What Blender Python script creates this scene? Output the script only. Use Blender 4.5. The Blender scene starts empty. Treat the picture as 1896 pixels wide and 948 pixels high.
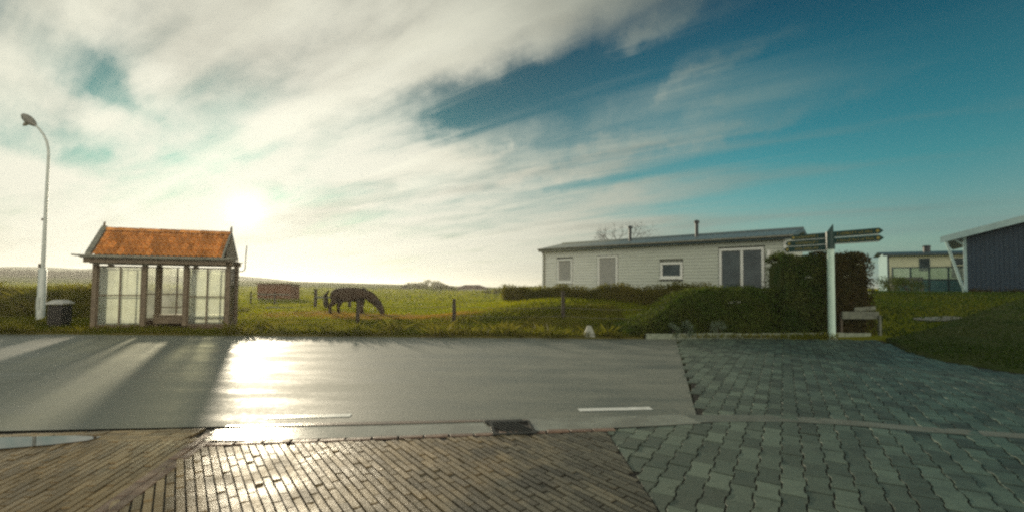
import bpy, bmesh, math, random
from mathutils import Vector, Matrix
random.seed(7)
R_ = random.Random(11)
sc = bpy.context.scene
col = sc.collection
rad = math.radians

# ------------------------------------------------------------------ camera
CAM_H = 1.5
pitch, roll = math.atan(33 / 850.0), rad(0.6)
f0 = Vector((0, math.cos(pitch), math.sin(pitch)))
u0 = Vector((0, -math.sin(pitch), math.cos(pitch)))
r0 = Vector((1, 0, 0))
cr, sr = math.cos(roll), math.sin(roll)
RT, UP = cr * r0 + sr * u0, -sr * r0 + cr * u0
cam = bpy.data.cameras.new('camera')
cam.sensor_width = 36.0
cam.lens = 850 / 1896 * 36
cam.shift_y = 25 / 1896
cam.clip_start, cam.clip_end = 0.05, 4000
cam_o = bpy.data.objects.new('camera', cam)
m = Matrix.Identity(4)
for i in range(3):
    m[i][0], m[i][1], m[i][2] = RT[i], UP[i], -f0[i]
m[2][3] = CAM_H
cam_o.matrix_world = m
col.objects.link(cam_o)
sc.camera = cam_o

# ------------------------------------------------------------------ light and sky
SUN_AZ, SUN_EL = rad(-30.3), rad(7.8)
SUN_DIR = Vector((math.sin(SUN_AZ) * math.cos(SUN_EL), math.cos(SUN_AZ) * math.cos(SUN_EL), math.sin(SUN_EL)))
sun = bpy.data.lights.new('sun', 'SUN')
sun.energy, sun.angle, sun.color = 2.0, rad(2.6), (1.0, 0.87, 0.64)
sun_o = bpy.data.objects.new('sun', sun)
sun_o.rotation_euler = (-SUN_DIR).to_track_quat('-Z', 'Y').to_euler()
sun_o.location = (0, 0, 30)
col.objects.link(sun_o)

sc.view_settings.view_transform = 'Standard'
sc.view_settings.look = 'None'
sc.view_settings.exposure = 1.0
sc.view_settings.gamma = 1.0
sc.cycles.pixel_filter_type = 'BLACKMAN_HARRIS'
sc.cycles.filter_width = 2.5
sc.cycles.max_bounces = 8
sc.cycles.transparent_max_bounces = 16
sc.cycles.sample_clamp_indirect = 4.0
sc.cycles.use_denoising = False

world = bpy.data.worlds.new('World')
sc.world = world
world.use_nodes = True


class NT:
    """small helper for node trees"""
    def __init__(s, tree):
        s.t = tree

    def n(s, kind, **kw):
        nd = s.t.nodes.new(kind)
        for k, v in kw.items():
            setattr(nd, k, v)
        return nd

    def put(s, sock, v):
        if isinstance(v, bpy.types.NodeSocket):
            s.t.links.new(v, sock)
        elif v is not None:
            if isinstance(v, (tuple, list)) and len(v) == 3 and sock.type == 'RGBA':
                v = (*v, 1)
            sock.default_value = v

    def math(s, op, a, b=None, c=None, clamp=False):
        nd = s.n('ShaderNodeMath', operation=op, use_clamp=clamp)
        for i, v in enumerate((a, b, c)):
            s.put(nd.inputs[i], v)
        return nd.outputs[0]

    def vmath(s, op, a, b=None):
        nd = s.n('ShaderNodeVectorMath', operation=op)
        s.put(nd.inputs[0], a)
        if b is not None:
            s.put(nd.inputs[1], b)
        return nd.outputs['Value'] if op in ('DOT_PRODUCT', 'LENGTH') else nd.outputs[0]

    def noise(s, vec, scale, detail=4, rough=.55, dist=0.0, dims='3D'):
        nd = s.n('ShaderNodeTexNoise', noise_dimensions=dims)
        s.put(nd.inputs['Vector'], vec)
        nd.inputs['Scale'].default_value = scale
        nd.inputs['Detail'].default_value = detail
        nd.inputs['Roughness'].default_value = rough
        nd.inputs['Distortion'].default_value = dist
        return nd.outputs[0]

    def ramp(s, fac, stops, interp='LINEAR'):
        nd = s.n('ShaderNodeValToRGB')
        nd.color_ramp.interpolation = interp
        e = nd.color_ramp.elements
        while len(e) < len(stops):
            e.new(0.5)
        for el, (p, c) in zip(e, stops):
            el.position = p
            el.color = (*c, 1) if isinstance(c, (tuple, list)) else (c, c, c, 1)
        s.put(nd.inputs[0], fac)
        return nd.outputs[0]

    def mix(s, fac, a, b, mode='MIX', clamp=True):
        nd = s.n('ShaderNodeMix', data_type='RGBA', blend_type=mode)
        nd.clamp_factor = clamp
        s.put(nd.inputs[0], fac)
        s.put(nd.inputs[6], a)
        s.put(nd.inputs[7], b)
        return nd.outputs[2]

    def maprange(s, v, a, b, c, d, smooth=True):
        nd = s.n('ShaderNodeMapRange', interpolation_type='SMOOTHSTEP' if smooth else 'LINEAR')
        for i, q in enumerate((v, a, b, c, d)):
            s.put(nd.inputs[i], q)
        return nd.outputs[0]

    def combine(s, x, y, z):
        nd = s.n('ShaderNodeCombineXYZ')
        for i, q in enumerate((x, y, z)):
            s.put(nd.inputs[i], q)
        return nd.outputs[0]


def build_world():
    t = NT(world.node_tree)
    bg = world.node_tree.nodes['Background']
    sky = t.n('ShaderNodeTexSky', sky_type='NISHITA', sun_disc=False)
    sky.sun_elevation, sky.sun_rotation = SUN_EL, SUN_AZ
    co = t.n('ShaderNodeTexCoord').outputs['Generated']
    d = t.vmath('NORMALIZE', co)
    sep = t.n('ShaderNodeSeparateXYZ')
    t.put(sep.inputs[0], d)
    x, y, z = sep.outputs
    el = t.math('MULTIPLY', t.math('ARCSINE', z), 180 / math.pi)
    az = t.math('MULTIPLY', t.math('ARCTAN2', x, y), 180 / math.pi)
    wob = t.math('SUBTRACT', t.noise(d, 9.0, 5, .6), .5)
    wob2 = t.math('SUBTRACT', t.noise(t.vmath('ADD', d, (3, 1, 7)), 12.0, 5, .6), .5)
    azw = t.math('ADD', az, t.math('MULTIPLY', wob, 15.0))
    elw = t.math('ADD', el, t.math('MULTIPLY', wob2, 5.0))
    cosang = t.vmath('DOT_PRODUCT', d, tuple(SUN_DIR))
    # clear air: the physical sky with the film's teal cast, stronger with height
    eln = t.math('DIVIDE', el, 90, clamp=True)
    tint = t.ramp(eln, [(0, (.80, 1.04, 1.15)), (.07, (.62, 1.08, 1.12)), (.14, (.10, .98, 1.02)), (.23, (.015, .74, .82)),
                        (.36, (.008, .30, .45)), (1, (.01, .22, .40))])
    clear = t.mix(1.0, sky.outputs[0], tint, 'MULTIPLY')
    clear = t.mix(1.0, clear, (.1, .1, .1), 'MULTIPLY')
    clear = t.mix(1.0, clear, t.mix(t.maprange(cosang, .5, 1.0, 0, 1), (1, 1, 1), (.26, .33, .40)), 'MULTIPLY')
    # cloud layer: a flat sheet high up, combed by the wind along azimuth -51 deg
    inv = t.math('DIVIDE', 1.0, t.math('ADD', t.math('MAXIMUM', z, 0.0), 0.10))
    pxx, pyy = t.math('MULTIPLY', x, inv), t.math('MULTIPLY', y, inv)
    sa, ca = math.sin(rad(-55)), math.cos(rad(-55))
    along = t.math('ADD', t.math('MULTIPLY', pxx, sa), t.math('MULTIPLY', pyy, ca))
    across = t.math('SUBTRACT', t.math('MULTIPLY', pyy, -sa), t.math('MULTIPLY', pxx, -ca))
    streak = t.combine(t.math('MULTIPLY', along, .20), across, 0.0)
    puff = t.combine(t.math('MULTIPLY', along, .42), across, 3.0)
    n1 = t.noise(streak, 1.5, 6, .52, .45)
    n1 = t.math('ADD', t.math('MULTIPLY', t.math('SUBTRACT', n1, .5), 1.7), .5)
    n2 = t.noise(puff, 2.5, 6, .53, .35)
    n2 = t.math('ADD', t.math('MULTIPLY', t.math('SUBTRACT', n2, .5), 1.5), .5)
    fine = t.noise(streak, 5.0, 6, .6, .8)
    lefty = t.maprange(az, -8, 14, 1.0, 0.0)
    n = t.mix(t.math('MULTIPLY', lefty, .5), n1, n2)
    n = t.math('ADD', n, t.math('MULTIPLY', t.math('SUBTRACT', fine, .5), .10))

    def blob(a0, e0, sa_, se_, rot=0.0):
        c_, s_ = math.cos(rad(rot)), math.sin(rad(rot))
        da, de = t.math('SUBTRACT', azw, a0), t.math('SUBTRACT', elw, e0)
        p = t.math('ADD', t.math('MULTIPLY', da, c_ / sa_), t.math('MULTIPLY', de, s_ / sa_))
        q = t.math('SUBTRACT', t.math('MULTIPLY', de, c_ / se_), t.math('MULTIPLY', da, s_ / se_))
        r2 = t.math('ADD', t.math('MULTIPLY', p, p), t.math('MULTIPLY', q, q))
        return t.math('EXPONENT', t.math('MULTIPLY', r2, -1.0))
    gap = blob(6, 21.6, 13, 3.6, 6)
    cov = t.math('ADD', t.maprange(az, -28, 44, .28, -.04), t.maprange(t.math('ABSOLUTE', az), 62, 110, 0.0, .60))
    for b, wgt in ((blob(-42.5, 18.5, 4.5, 1.8, -22), -.42), (blob(-48.5, 11.5, 7, 1.3, -4), -.25), (gap, -1.05),
                   (blob(-12, 12.2, 9, 1.5, 12), -.13), (blob(-10, 28.0, 17, 3.6, 20), .20), (blob(17, 23, 9, 3.5, 24), .14),
                   (blob(-6, 15.5, 9, 2.0, 14), .22), (blob(3, 13.2, 11, 1.2, 8), .17), (blob(22, 19, 11, 1.2, 10), .12),
                   (blob(13, 33, 12, 3.0, 0), .16), (blob(45, 26, 22, 12, 0), -.16), (blob(-1, 20.7, 3.5, .9, 0), .34),
                   (blob(19, 22.5, 12, 1.1, 16), .26), (blob(24, 17.5, 14, .9, 8), .20), (blob(16, 27.5, 9, 1.2, 22), .16), (blob(12, 11.5, 10, .8, 4), .12), (blob(-20, 12, 12, 2.5, 0), .08), (blob(13, 9, 16, 2.2, 0), .11), (blob(-39, 13, 9, 1.4, -8), -.08)):
        cov = t.math('ADD', cov, t.math('MULTIPLY', b, wgt))
    low = t.maprange(el, 1, 9, .16, 0)
    dens = t.math('ADD', t.math('ADD', n, cov), low)
    alpha = t.maprange(dens, .40, .84, 0.0, 1.0)
    alpha = t.math('MULTIPLY', alpha, t.math('ADD', t.maprange(az, 8, 50, .96, .55), t.maprange(az, 62, 110, 0, .4)))
    # cloud light: cream near the sun, grey-green aside of it, over-bright behind the camera as added fill, greyer where the sheet is thick
    ccol = t.ramp(t.maprange(cosang, -1.0, 1.0, 0, 1, False),
                  [(0, (1.7, 1.6, 1.32)), (.30, (1.45, 1.4, 1.18)), (.50, (.42, .46, .42)), (.62, (.13, .21, .21)), (.78, (.20, .28, .26)), (.88, (.50, .51, .42)), (.945, (.76, .75, .62)), (1, (.92, .90, .76))])
    thick = t.noise(puff, 1.15, 5, .5, .3)
    thick = t.math('ADD', thick, t.math('MULTIPLY', t.math('SUBTRACT', n2, .5), -.55))
    shade = t.maprange(t.math('ADD', thick, t.math('MULTIPLY', eln, .50)), .50, .92, 1.0, .62)
    ccol = t.mix(1.0, ccol, shade, 'MULTIPLY')
    skyc = t.mix(alpha, clear, ccol)
    # thin combed veils that reach further into the blue
    along2 = t.combine(t.math('MULTIPLY', along, .11), t.math('MULTIPLY', across, 1.0), 9.0)
    veil = t.math('ADD', t.noise(along2, 2.3, 7, .6, .5), t.maprange(az, -10, 40, .05, -.02))
    veil = t.math('MULTIPLY', t.maprange(veil, .47, .74, 0, 1), t.maprange(el, 36, 27, 0.15, .62))
    veil = t.math('MULTIPLY', veil, t.maprange(t.math('ADD', az, t.math('MULTIPLY', el, 1.2)), 42, 68, 1.0, .08))
    veil = t.math('MULTIPLY', veil, t.math('SUBTRACT', 1.0, t.math('MULTIPLY', gap, .95)))
    skyc = t.mix(veil, skyc, t.mix(1.0, ccol, (1.15, 1.15, 1.12), 'MULTIPLY', False))
    # the low haze band, also brightened behind the camera as fill, and the veiled sun
    hz = t.math('MULTIPLY', t.math('EXPONENT', t.math('MULTIPLY', t.math('MAXIMUM', el, 0.0), -.135)), .80)
    hcol = t.ramp(t.maprange(cosang, -1.0, 1.0, 0, 1, False), [(0, (1.4, 1.33, 1.1)), (.30, (1.2, 1.16, 1.0)), (.52, (.34, .42, .38)), (.65, (.20, .34, .32)), (.76, (.27, .41, .37)), (.895, (.64, .64, .52)), (1, (.86, .84, .70))])
    skyc = t.mix(hz, skyc, hcol)
    ang = t.math('MULTIPLY', t.math('ARCCOSINE', t.math('MINIMUM', cosang, 1.0)), 180 / math.pi)
    g1 = t.math('EXPONENT', t.math('MULTIPLY', t.math('POWER', t.math('DIVIDE', ang, 1.2), 1.25), -1.0))
    g2 = t.math('EXPONENT', t.math('MULTIPLY', t.math('DIVIDE', ang, 7.0), -1.0))
    glow = t.mix(1.0, t.mix(g1, (0, 0, 0), (.85, .82, .70)), t.mix(g2, (0, 0, 0), (.09, .085, .06)), 'ADD')
    skyc = t.mix(1.0, skyc, glow, 'ADD')
    # below the horizon: dull ground tone
    skyc = t.mix(t.maprange(z, -.02, -.10, 0, 1), skyc, (.03, .04, .03))
    t.put(bg.inputs[0], skyc)
    bg.inputs[1].default_value = 0.5


build_world()


# ------------------------------------------------------------------ materials
def new_mat(name):
    mt = bpy.data.materials.new(name)
    mt.use_nodes = True
    t = NT(mt.node_tree)
    return mt, t, mt.node_tree.nodes['Principled BSDF']


def mat(name, c1, c2=None, rough=.6, scale=6.0, bump=0.0, bscale=None, spec=.5, metal=0.0, rough2=None, jitter=0.0, coord='Object'):
    mt, t, p = new_mat(name)
    co = t.n('ShaderNodeTexCoord').outputs[coord]
    nz = t.noise(co, scale, 6, .6)
    f = t.maprange(nz, .32, .68, 0, 1)
    c = t.mix(f, c1, c2 or tuple(v * .7 for v in c1))
    if jitter:
        rnd = t.n('ShaderNodeObjectInfo').outputs['Random']
        c = t.mix(1.0, c, t.maprange(rnd, 0, 1, 1 - jitter, 1 + jitter, False), 'MULTIPLY', False)
    t.put(p.inputs['Base Color'], c)
    t.put(p.inputs['Roughness'], t.maprange(f, 0, 1, rough, rough2 if rough2 is not None else rough))
    p.inputs['Specular IOR Level'].default_value = spec
    p.inputs['Metallic'].default_value = metal
    if bump:
        b = t.n('ShaderNodeBump')
        b.inputs['Strength'].default_value = bump
        b.inputs['Distance'].default_value = .01
        t.put(b.inputs['Height'], t.noise(co, bscale or scale * 6, 5, .65))
        t.put(p.inputs['Normal'], b.outputs[0])
    return mt


def leaf_mat(name, c1, c2, trans=.45, rough=.45, scale=.9):
    """foliage: diffuse + light coming through, varied from clump to clump"""
    mt, t, p = new_mat(name)
    g = t.n('ShaderNodeNewGeometry')
    co = g.outputs['Position']
    f = t.maprange(t.noise(co, scale, 5, .65), .34, .66, 0, 1)
    f2 = g.outputs['Random Per Island']
    c = t.mix(t.math('ADD', t.math('MULTIPLY', f, .75), t.math('MULTIPLY', f2, .25)), c1, c2)
    t.put(p.inputs['Base Color'], c)
    p.inputs['Roughness'].default_value = rough
    p.inputs['Specular IOR Level'].default_value = .06
    tr = t.n('ShaderNodeBsdfTranslucent')
    t.put(tr.inputs[0], t.mix(1.0, c, (1.3, 1.3, .35), 'MULTIPLY', False))
    ms = t.n('ShaderNodeMixShader')
    ms.inputs[0].default_value = trans
    t.t.links.new(p.outputs[0], ms.inputs[1])
    t.t.links.new(tr.outputs[0], ms.inputs[2])
    t.t.links.new(ms.outputs[0], mt.node_tree.nodes['Material Output'].inputs[0])
    return mt


def asphalt_mat():
    mt, t, p = new_mat('wet asphalt')
    co = t.n('ShaderNodeTexCoord').outputs['Object']
    big = t.noise(co, .55, 5, .6)
    mp = t.n('ShaderNodeMapping')
    mp.inputs['Scale'].default_value = (.22, 1.5, 1)
    t.put(mp.inputs[0], co)
    lanes = t.noise(mp.outputs[0], 1.3, 5, .6)
    grain = t.noise(co, 90, 3, .7)
    mid = t.noise(co, 14, 5, .7)
    f = t.maprange(t.math('ADD', t.math('ADD', t.math('MULTIPLY', big, .35), t.math('MULTIPLY', lanes, .40)), t.math('MULTIPLY', mid, .25)), .38, .62, 0, 1)
    c = t.mix(f, (.062, .075, .053), (.150, .162, .122))
    vor = t.n('ShaderNodeTexVoronoi', feature='DISTANCE_TO_EDGE')
    vor.inputs['Scale'].default_value = .42
    t.put(vor.inputs['Vector'], t.vmath('ADD', co, t.combine(t.math('MULTIPLY', t.noise(co, 1.6, 5, .7), 1.4), t.math('MULTIPLY', t.noise(co, 2.1, 5, .7), 1.4), 0.0)))
    crack = t.math('MULTIPLY', t.maprange(vor.outputs[0], .0, .010, 1, 0), t.maprange(big, .5, .62, 0, .7))
    c = t.mix(crack, c, (.02, .02, .016))
    c = t.mix(t.maprange(grain, .52, .8, 0, .75), c, (.25, .245, .20))
    c = t.mix(t.maprange(t.noise(co, 55, 3, .7), .5, .30, 0, .6), c, (.03, .035, .026))
    t.put(p.inputs['Base Color'], c)
    t.put(p.inputs['Roughness'], t.maprange(f, 0, 1, .66, .84))
    p.inputs['Specular IOR Level'].default_value = .7
    p.inputs['Coat Weight'].default_value = .60
    p.inputs['Coat IOR'].default_value = 1.4
    t.put(p.inputs['Coat Roughness'], t.maprange(f, 0, 1, .48, .66))
    b = t.n('ShaderNodeBump')
    b.inputs['Strength'].default_value = .7
    b.inputs['Distance'].default_value = .007
    t.put(b.inputs['Height'], t.math('ADD', t.math('MULTIPLY', grain, .7), t.math('MULTIPLY', t.noise(co, 22, 4, .6), .8)))
    t.put(p.inputs['Normal'], b.outputs[0])
    return mt


def glass_mat(name, tint, clear, dust_or_falloff, rough=.05):
    """window glass: clear film + dusty, light-scattering film"""
    mt, t, p = new_mat(name)
    nt = mt.node_tree
    co = t.n('ShaderNodeTexCoord').outputs['Object']
    tr = t.n('ShaderNodeBsdfTransparent')
    tr.inputs[0].default_value = (*tint, 1)
    tl = t.n('ShaderNodeBsdfTranslucent')
    tl.inputs[0].default_value = (.88, .91, .88, 1)
    gl = t.n('ShaderNodeBsdfGlossy')
    gl.inputs['Roughness'].default_value = rough
    m1, m2 = t.n('ShaderNodeMixShader'), t.n('ShaderNodeMixShader')
    t.put(m1.inputs[0], t.maprange(t.noise(co, 2.3, 5, .65), .35, .7, dust_or_falloff * .7, dust_or_falloff * 1.3))
    nt.links.new(tr.outputs[0], m1.inputs[1])
    nt.links.new(tl.outputs[0], m1.inputs[2])
    fr = t.n('ShaderNodeFresnel')
    fr.inputs[0].default_value = 1.45
    t.put(m2.inputs[0], t.math('MULTIPLY', fr.outputs[0], 1.0))
    nt.links.new(m1.outputs[0], m2.inputs[1])
    nt.links.new(gl.outputs[0], m2.inputs[2])
    nt.links.new(m2.outputs[0], nt.nodes['Material Output'].inputs[0])
    return mt


def paving_mat(name, c1, c2, c_left, xa, xb, rough):
    """paving units: two tones, each unit a little different, vignette falloff painted into the blocks, bricks shifting tone as a mixed batch"""
    mt, t, p = new_mat(name)
    geo = t.n('ShaderNodeNewGeometry')
    pos = geo.outputs['Position']
    sep = t.n('ShaderNodeSeparateXYZ')
    t.put(sep.inputs[0], pos)
    nz = t.noise(pos, 2.2, 6, .65)
    f = t.maprange(nz, .34, .66, 0, 1)
    c = t.mix(f, c1, c2)
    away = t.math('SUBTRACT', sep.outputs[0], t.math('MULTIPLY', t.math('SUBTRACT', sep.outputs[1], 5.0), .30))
    dust_or_falloff = t.maprange(t.math('ADD', away, t.math('MULTIPLY', t.math('SUBTRACT', nz, .5), 4.0)), xa, xb, 1.0, 0.0)
    c = t.mix(dust_or_falloff, c, c_left)
    rnd = t.math('FRACT', t.math('ADD', t.n('ShaderNodeObjectInfo').outputs['Random'], geo.outputs['Random Per Island']))
    c = t.mix(1.0, c, t.maprange(rnd, 0, 1, .62, 1.35, False), 'MULTIPLY', False)
    moss = t.maprange(t.noise(pos, 6, 5, .7), .58, .72, 0, .5)
    c = t.mix(moss, c, (.035, .045, .018))
    c = t.mix(t.maprange(t.noise(pos, 45, 3, .7), .55, .75, 0, .5), c, t.mix(1.0, c, (1.9, 1.85, 1.7), 'MULTIPLY', False))
    t.put(p.inputs['Base Color'], c)
    t.put(p.inputs['Roughness'], t.maprange(nz, .3, .7, rough - .12, rough + .14))
    p.inputs['Specular IOR Level'].default_value = .45
    b = t.n('ShaderNodeBump')
    b.inputs['Strength'].default_value = .6
    b.inputs['Distance'].default_value = .008
    t.put(b.inputs['Height'], t.math('ADD', t.noise(pos, 60, 4, .7), t.math('MULTIPLY', t.noise(pos, 14, 3, .6), .8)))
    t.put(p.inputs['Normal'], b.outputs[0])
    return mt


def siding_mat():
    """painted boards, flare veil painted in as a paler tone towards low local x"""
    mt, t, p = new_mat('siding paint with flare fade')
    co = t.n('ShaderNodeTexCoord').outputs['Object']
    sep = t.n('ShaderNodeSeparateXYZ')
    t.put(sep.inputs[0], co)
    flare_fade = t.maprange(t.math('ADD', sep.outputs[0], t.math('MULTIPLY', t.noise(co, .7, 4, .6), 3.0)), 1.0, 9.0, 1.0, 0.0)
    c = t.mix(flare_fade, (.60, .63, .54), (.88, .88, .80))
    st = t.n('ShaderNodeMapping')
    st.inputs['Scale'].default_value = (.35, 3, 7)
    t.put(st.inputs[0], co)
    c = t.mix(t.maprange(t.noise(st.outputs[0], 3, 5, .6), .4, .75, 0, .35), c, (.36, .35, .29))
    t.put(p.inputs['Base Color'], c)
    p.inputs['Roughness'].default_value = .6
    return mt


def veiled_mat(name, c_base, c_veiled, rough):
    """paint with a flare veil put into its colour, pale grey towards low local x"""
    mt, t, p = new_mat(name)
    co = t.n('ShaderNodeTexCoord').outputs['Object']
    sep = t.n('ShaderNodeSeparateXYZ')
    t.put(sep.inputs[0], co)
    flare_fade = t.maprange(t.math('ADD', sep.outputs[0], t.math('MULTIPLY', t.noise(co, .9, 5, .65), 3.0)), 1.5, 7.5, 1.0, 0.0)
    c = t.mix(flare_fade, c_base, c_veiled)
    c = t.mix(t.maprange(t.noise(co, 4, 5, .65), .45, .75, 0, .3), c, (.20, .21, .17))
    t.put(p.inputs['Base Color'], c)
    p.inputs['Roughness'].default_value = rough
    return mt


M = {}
M['asphalt'] = asphalt_mat()
M['brick'] = paving_mat('wet clay brick', (.115, .105, .072), (.080, .074, .052), (.25, .175, .085), -1.2, 1.1, .50)
M['edge_brick'] = mat('pink clay brick', (.26, .165, .115), (.17, .11, .08), .44, 9, .5, 70, .4, rough2=.6, jitter=.25)
M['paver'] = paving_mat('wet grey concrete paver', (.062, .104, .080), (.026, .052, .046), (.115, .140, .104), 1.2, 5.5, .55)  # pale at left, dark at right: vignette falloff painted into the colour
M['joint'] = mat('wet joint sand', (.035, .03, .022), (.022, .02, .016), .7, 8, .6, 60, .2)
M['gutter'] = mat('wet gutter concrete', (.26, .25, .19), (.18, .17, .13), .24, 2.5, .2, 40, .5, rough2=.34)
M['kerb'] = mat('worn kerb concrete', (.17, .175, .138), (.10, .112, .09), .40, 4, .5, 40, .5, rough2=.6)
M['clay_strip'] = mat('clay silt', (.16, .09, .05), (.11, .07, .045), .35, 5, .4, 40)
M['paint'] = mat('road marking paint', (.80, .80, .74), (.62, .62, .56), .4, 10, .3, 60)
M['water'] = mat('standing rain water', (.02, .02, .016), (.025, .024, .02), .015, 2, 0, None, .5)
M['soil'] = mat('field turf', (.10, .125, .012), (.15, .14, .018), .95, .16, .9, 5, 0.0)
M['verge'] = mat('verge turf', (.075, .075, .018), (.11, .09, .028), .9, 1.2, .9, 18, 0.0)
M['lawn'] = mat('dark lawn turf', (.035, .055, .014), (.055, .065, .02), .9, 1.1, .9, 18, .1)  # dark green tones of the turf itself
M['grass'] = leaf_mat('grass blades', (.11, .135, .016), (.20, .175, .034), .55, .5, .5)
M['field_grass'] = leaf_mat('meadow grass', (.17, .20, .008), (.26, .245, .014), .62, .5, .12)
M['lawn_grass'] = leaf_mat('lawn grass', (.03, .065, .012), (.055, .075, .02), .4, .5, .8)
M['straw'] = leaf_mat('straw', (.55, .33, .11), (.42, .26, .08), .45, .6, 1.5)
M['scrub'] = leaf_mat('scrub leaves', (.10, .11, .02), (.20, .17, .042), .5, .6, .7)
M['dune_scrub'] = mat('far wood', (.12, .095, .055), (.085, .07, .04), .95, .08, 0, None, 0.0)
M['dune'] = mat('dune grass and sand', (.30, .30, .21), (.20, .20, .13), .95, .03, 0, None, 0.0)
M['hedge_green'] = leaf_mat('evergreen hedge leaves', (.042, .08, .02), (.10, .115, .032), .3, .6, 1.6)
M['hedge_low'] = leaf_mat('privet hedge leaves', (.05, .09, .016), (.10, .115, .026), .35, .6, 1.2)
M['hedge_brown'] = leaf_mat('beech hedge leaves', (.085, .062, .028), (.055, .06, .022), .3, .6, 2.0)
M['twig'] = mat('bark twig', (.06, .045, .03), (.04, .03, .02), .9, 12)
M['wood_dark'] = mat('weathered dark wood', (.085, .065, .04), (.05, .04, .026), .7, 5, .4, 40)
M['wood_grey'] = mat('grey weathered plank', (.17, .185, .14), (.10, .11, .085), .8, 5, .4, 40)
M['post_wood'] = mat('round fence post wood', (.055, .042, .028), (.035, .028, .02), .85, 8, .4, 40)
M['wire'] = mat('galvanised wire', (.25, .25, .23), (.18, .16, .13), .5, 30, 0, None, .5, .6)
M['tile'] = mat('orange clay roof tile', (.80, .32, .075), (.42, .17, .05), .7, 7, .4, 60, .3, jitter=.36)
M['shelter_wood'] = mat('brown shelter timber', (.20, .15, .095), (.13, .095, .06), .55, 6, .3, 40)
M['zinc'] = mat('grey zinc', (.30, .29, .23), (.20, .195, .16), .45, 5, .1, 30, .5, .3)
M['plinth'] = mat('plinth brickwork', (.13, .085, .05), (.09, .06, .04), .7, 8, .4, 40)
M['rear_pane'] = glass_mat('rear shelter glass', (.95, .96, .90), .6, .14)
M['pane'] = glass_mat('dusty shelter glass', (.93, .94, .86), .6, .62)
M['galv'] = mat('galvanised steel', (.58, .61, .56), (.48, .51, .47), .45, 6, .05, 30, .5, .15)
M['lamp_head'] = mat('lamp housing grey', (.22, .21, .18), (.16, .155, .13), .5, 6)
M['lamp_bowl'] = mat('lamp bowl plastic', (.55, .55, .48), (.45, .45, .4), .25, 6)
M['bin_body'] = mat('dark bin slat', (.035, .03, .022), (.025, .02, .016), .55, 8, .2, 40)
M['bin_lid'] = mat('pale bin lid', (.50, .50, .46), (.38, .38, .35), .35, 6)
M['concrete'] = mat('mossy concrete', (.26, .29, .22), (.17, .20, .14), .7, 5, .4, 40)
M['marker'] = mat('whitewashed stone', (.34, .35, .30), (.24, .25, .21), .8, 7, .3, 40)
M['sign_green'] = mat('dark green enamel', (.008, .05, .042), (.007, .04, .034), .45, 8)
M['sign_edge'] = mat('pale sign edge', (.70, .72, .66), (.6, .62, .56), .35, 8)
M['gold'] = mat('gold sign lettering', (.42, .33, .08), (.35, .27, .06), .45, 10)
M['sign_post'] = mat('pale green sign post', (.62, .80, .68), (.54, .70, .59), .45, 5, .1, 30)
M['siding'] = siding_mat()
M['white'] = mat('white window frame', (.90, .90, .84), (.84, .84, .78), .4, 6)
M['dark_glass'] = mat('dark window glass', (.03, .045, .05), (.075, .10, .105), .04, 1.5, 0, None, .6)
M['curtain'] = mat('net curtain', (.45, .44, .40), (.36, .36, .33), .8, 6)
M['roof_sheet'] = mat('blue-grey roof sheet', (.14, .19, .20), (.10, .145, .155), .38, 1.2, .1, 20, .5)
M['chalet_roof'] = veiled_mat('flare-faded chalet roof', (.13, .18, .19), (.42, .42, .35), .42)
M['chalet_fascia'] = veiled_mat('flare-faded chalet fascia', (.04, .08, .095), (.34, .35, .30), .5)
M['fascia_dark'] = mat('dark teal fascia', (.035, .075, .09), (.028, .06, .072), .45, 4)
M['flue'] = mat('flue pipe', (.018, .03, .035), (.014, .022, .026), .5, 5)
M['cream'] = mat('cream chalet wall', (.66, .66, .46), (.56, .57, .40), .6, 3)
M['pale_blue'] = mat('pale blue chalet wall', (.26, .40, .42), (.21, .34, .36), .6, 3)
M['shed_blue'] = mat('dark blue boards', (.022, .05, .085), (.016, .038, .065), .55, 4, .3, 30)
M['shed_trim'] = mat('pale trim paint', (.42, .58, .58), (.34, .48, .49), .45, 4)
M['veranda_panel'] = mat('frosted teal panel', (.10, .24, .25), (.08, .19, .20), .35, 3)
M['veranda_pane'] = glass_mat('clear veranda glass', (.72, .85, .80), .7, .12)
M['horse_bay'] = mat('bay horse coat', (.13, .072, .03), (.09, .05, .024), .8, 2.5, .2, 60, .3)
M['horse_dark'] = mat('dark brown horse coat', (.060, .036, .018), (.042, .026, .014), .85, 2.5, .2, 60, .3)
M['mane'] = mat('dark mane hair', (.03, .022, .015), (.02, .015, .01), .8, 10)
M['hut'] = mat('red-brown hut boards', (.20, .085, .04), (.13, .06, .03), .8, 3, .3, 30, .1)
M['hut_roof'] = mat('brown hut roof', (.15, .08, .035), (.10, .055, .03), .9, 3, 0, None, .05)
M['barn_roof'] = mat('dull red barn roof', (.13, .075, .055), (.09, .055, .04), .8, .6)
M['sheet'] = mat('pale tarpaulin', (.55, .53, .45), (.45, .43, .37), .6, 1.5)
M['iron'] = mat('cast iron', (.02, .023, .02), (.014, .016, .014), .6, 10, .2, 50, .3, .2)
M['blossom'] = leaf_mat('white blossom', (.55, .57, .50), (.45, .47, .42), .3, .6, 3)
M['silver_leaf'] = leaf_mat('silver-grey leaves', (.16, .20, .15), (.11, .15, .11), .3, .6, 2)


# ------------------------------------------------------------------ mesh helpers
def col_link(o):
    col.objects.link(o)
    return o


def tag(o, label=None, cat=None, group=None, kind=None):
    if label:
        o['label'] = label
    if cat:
        o['category'] = cat
    if group:
        o['group'] = group
    if kind:
        o['kind'] = kind
    return o


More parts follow.
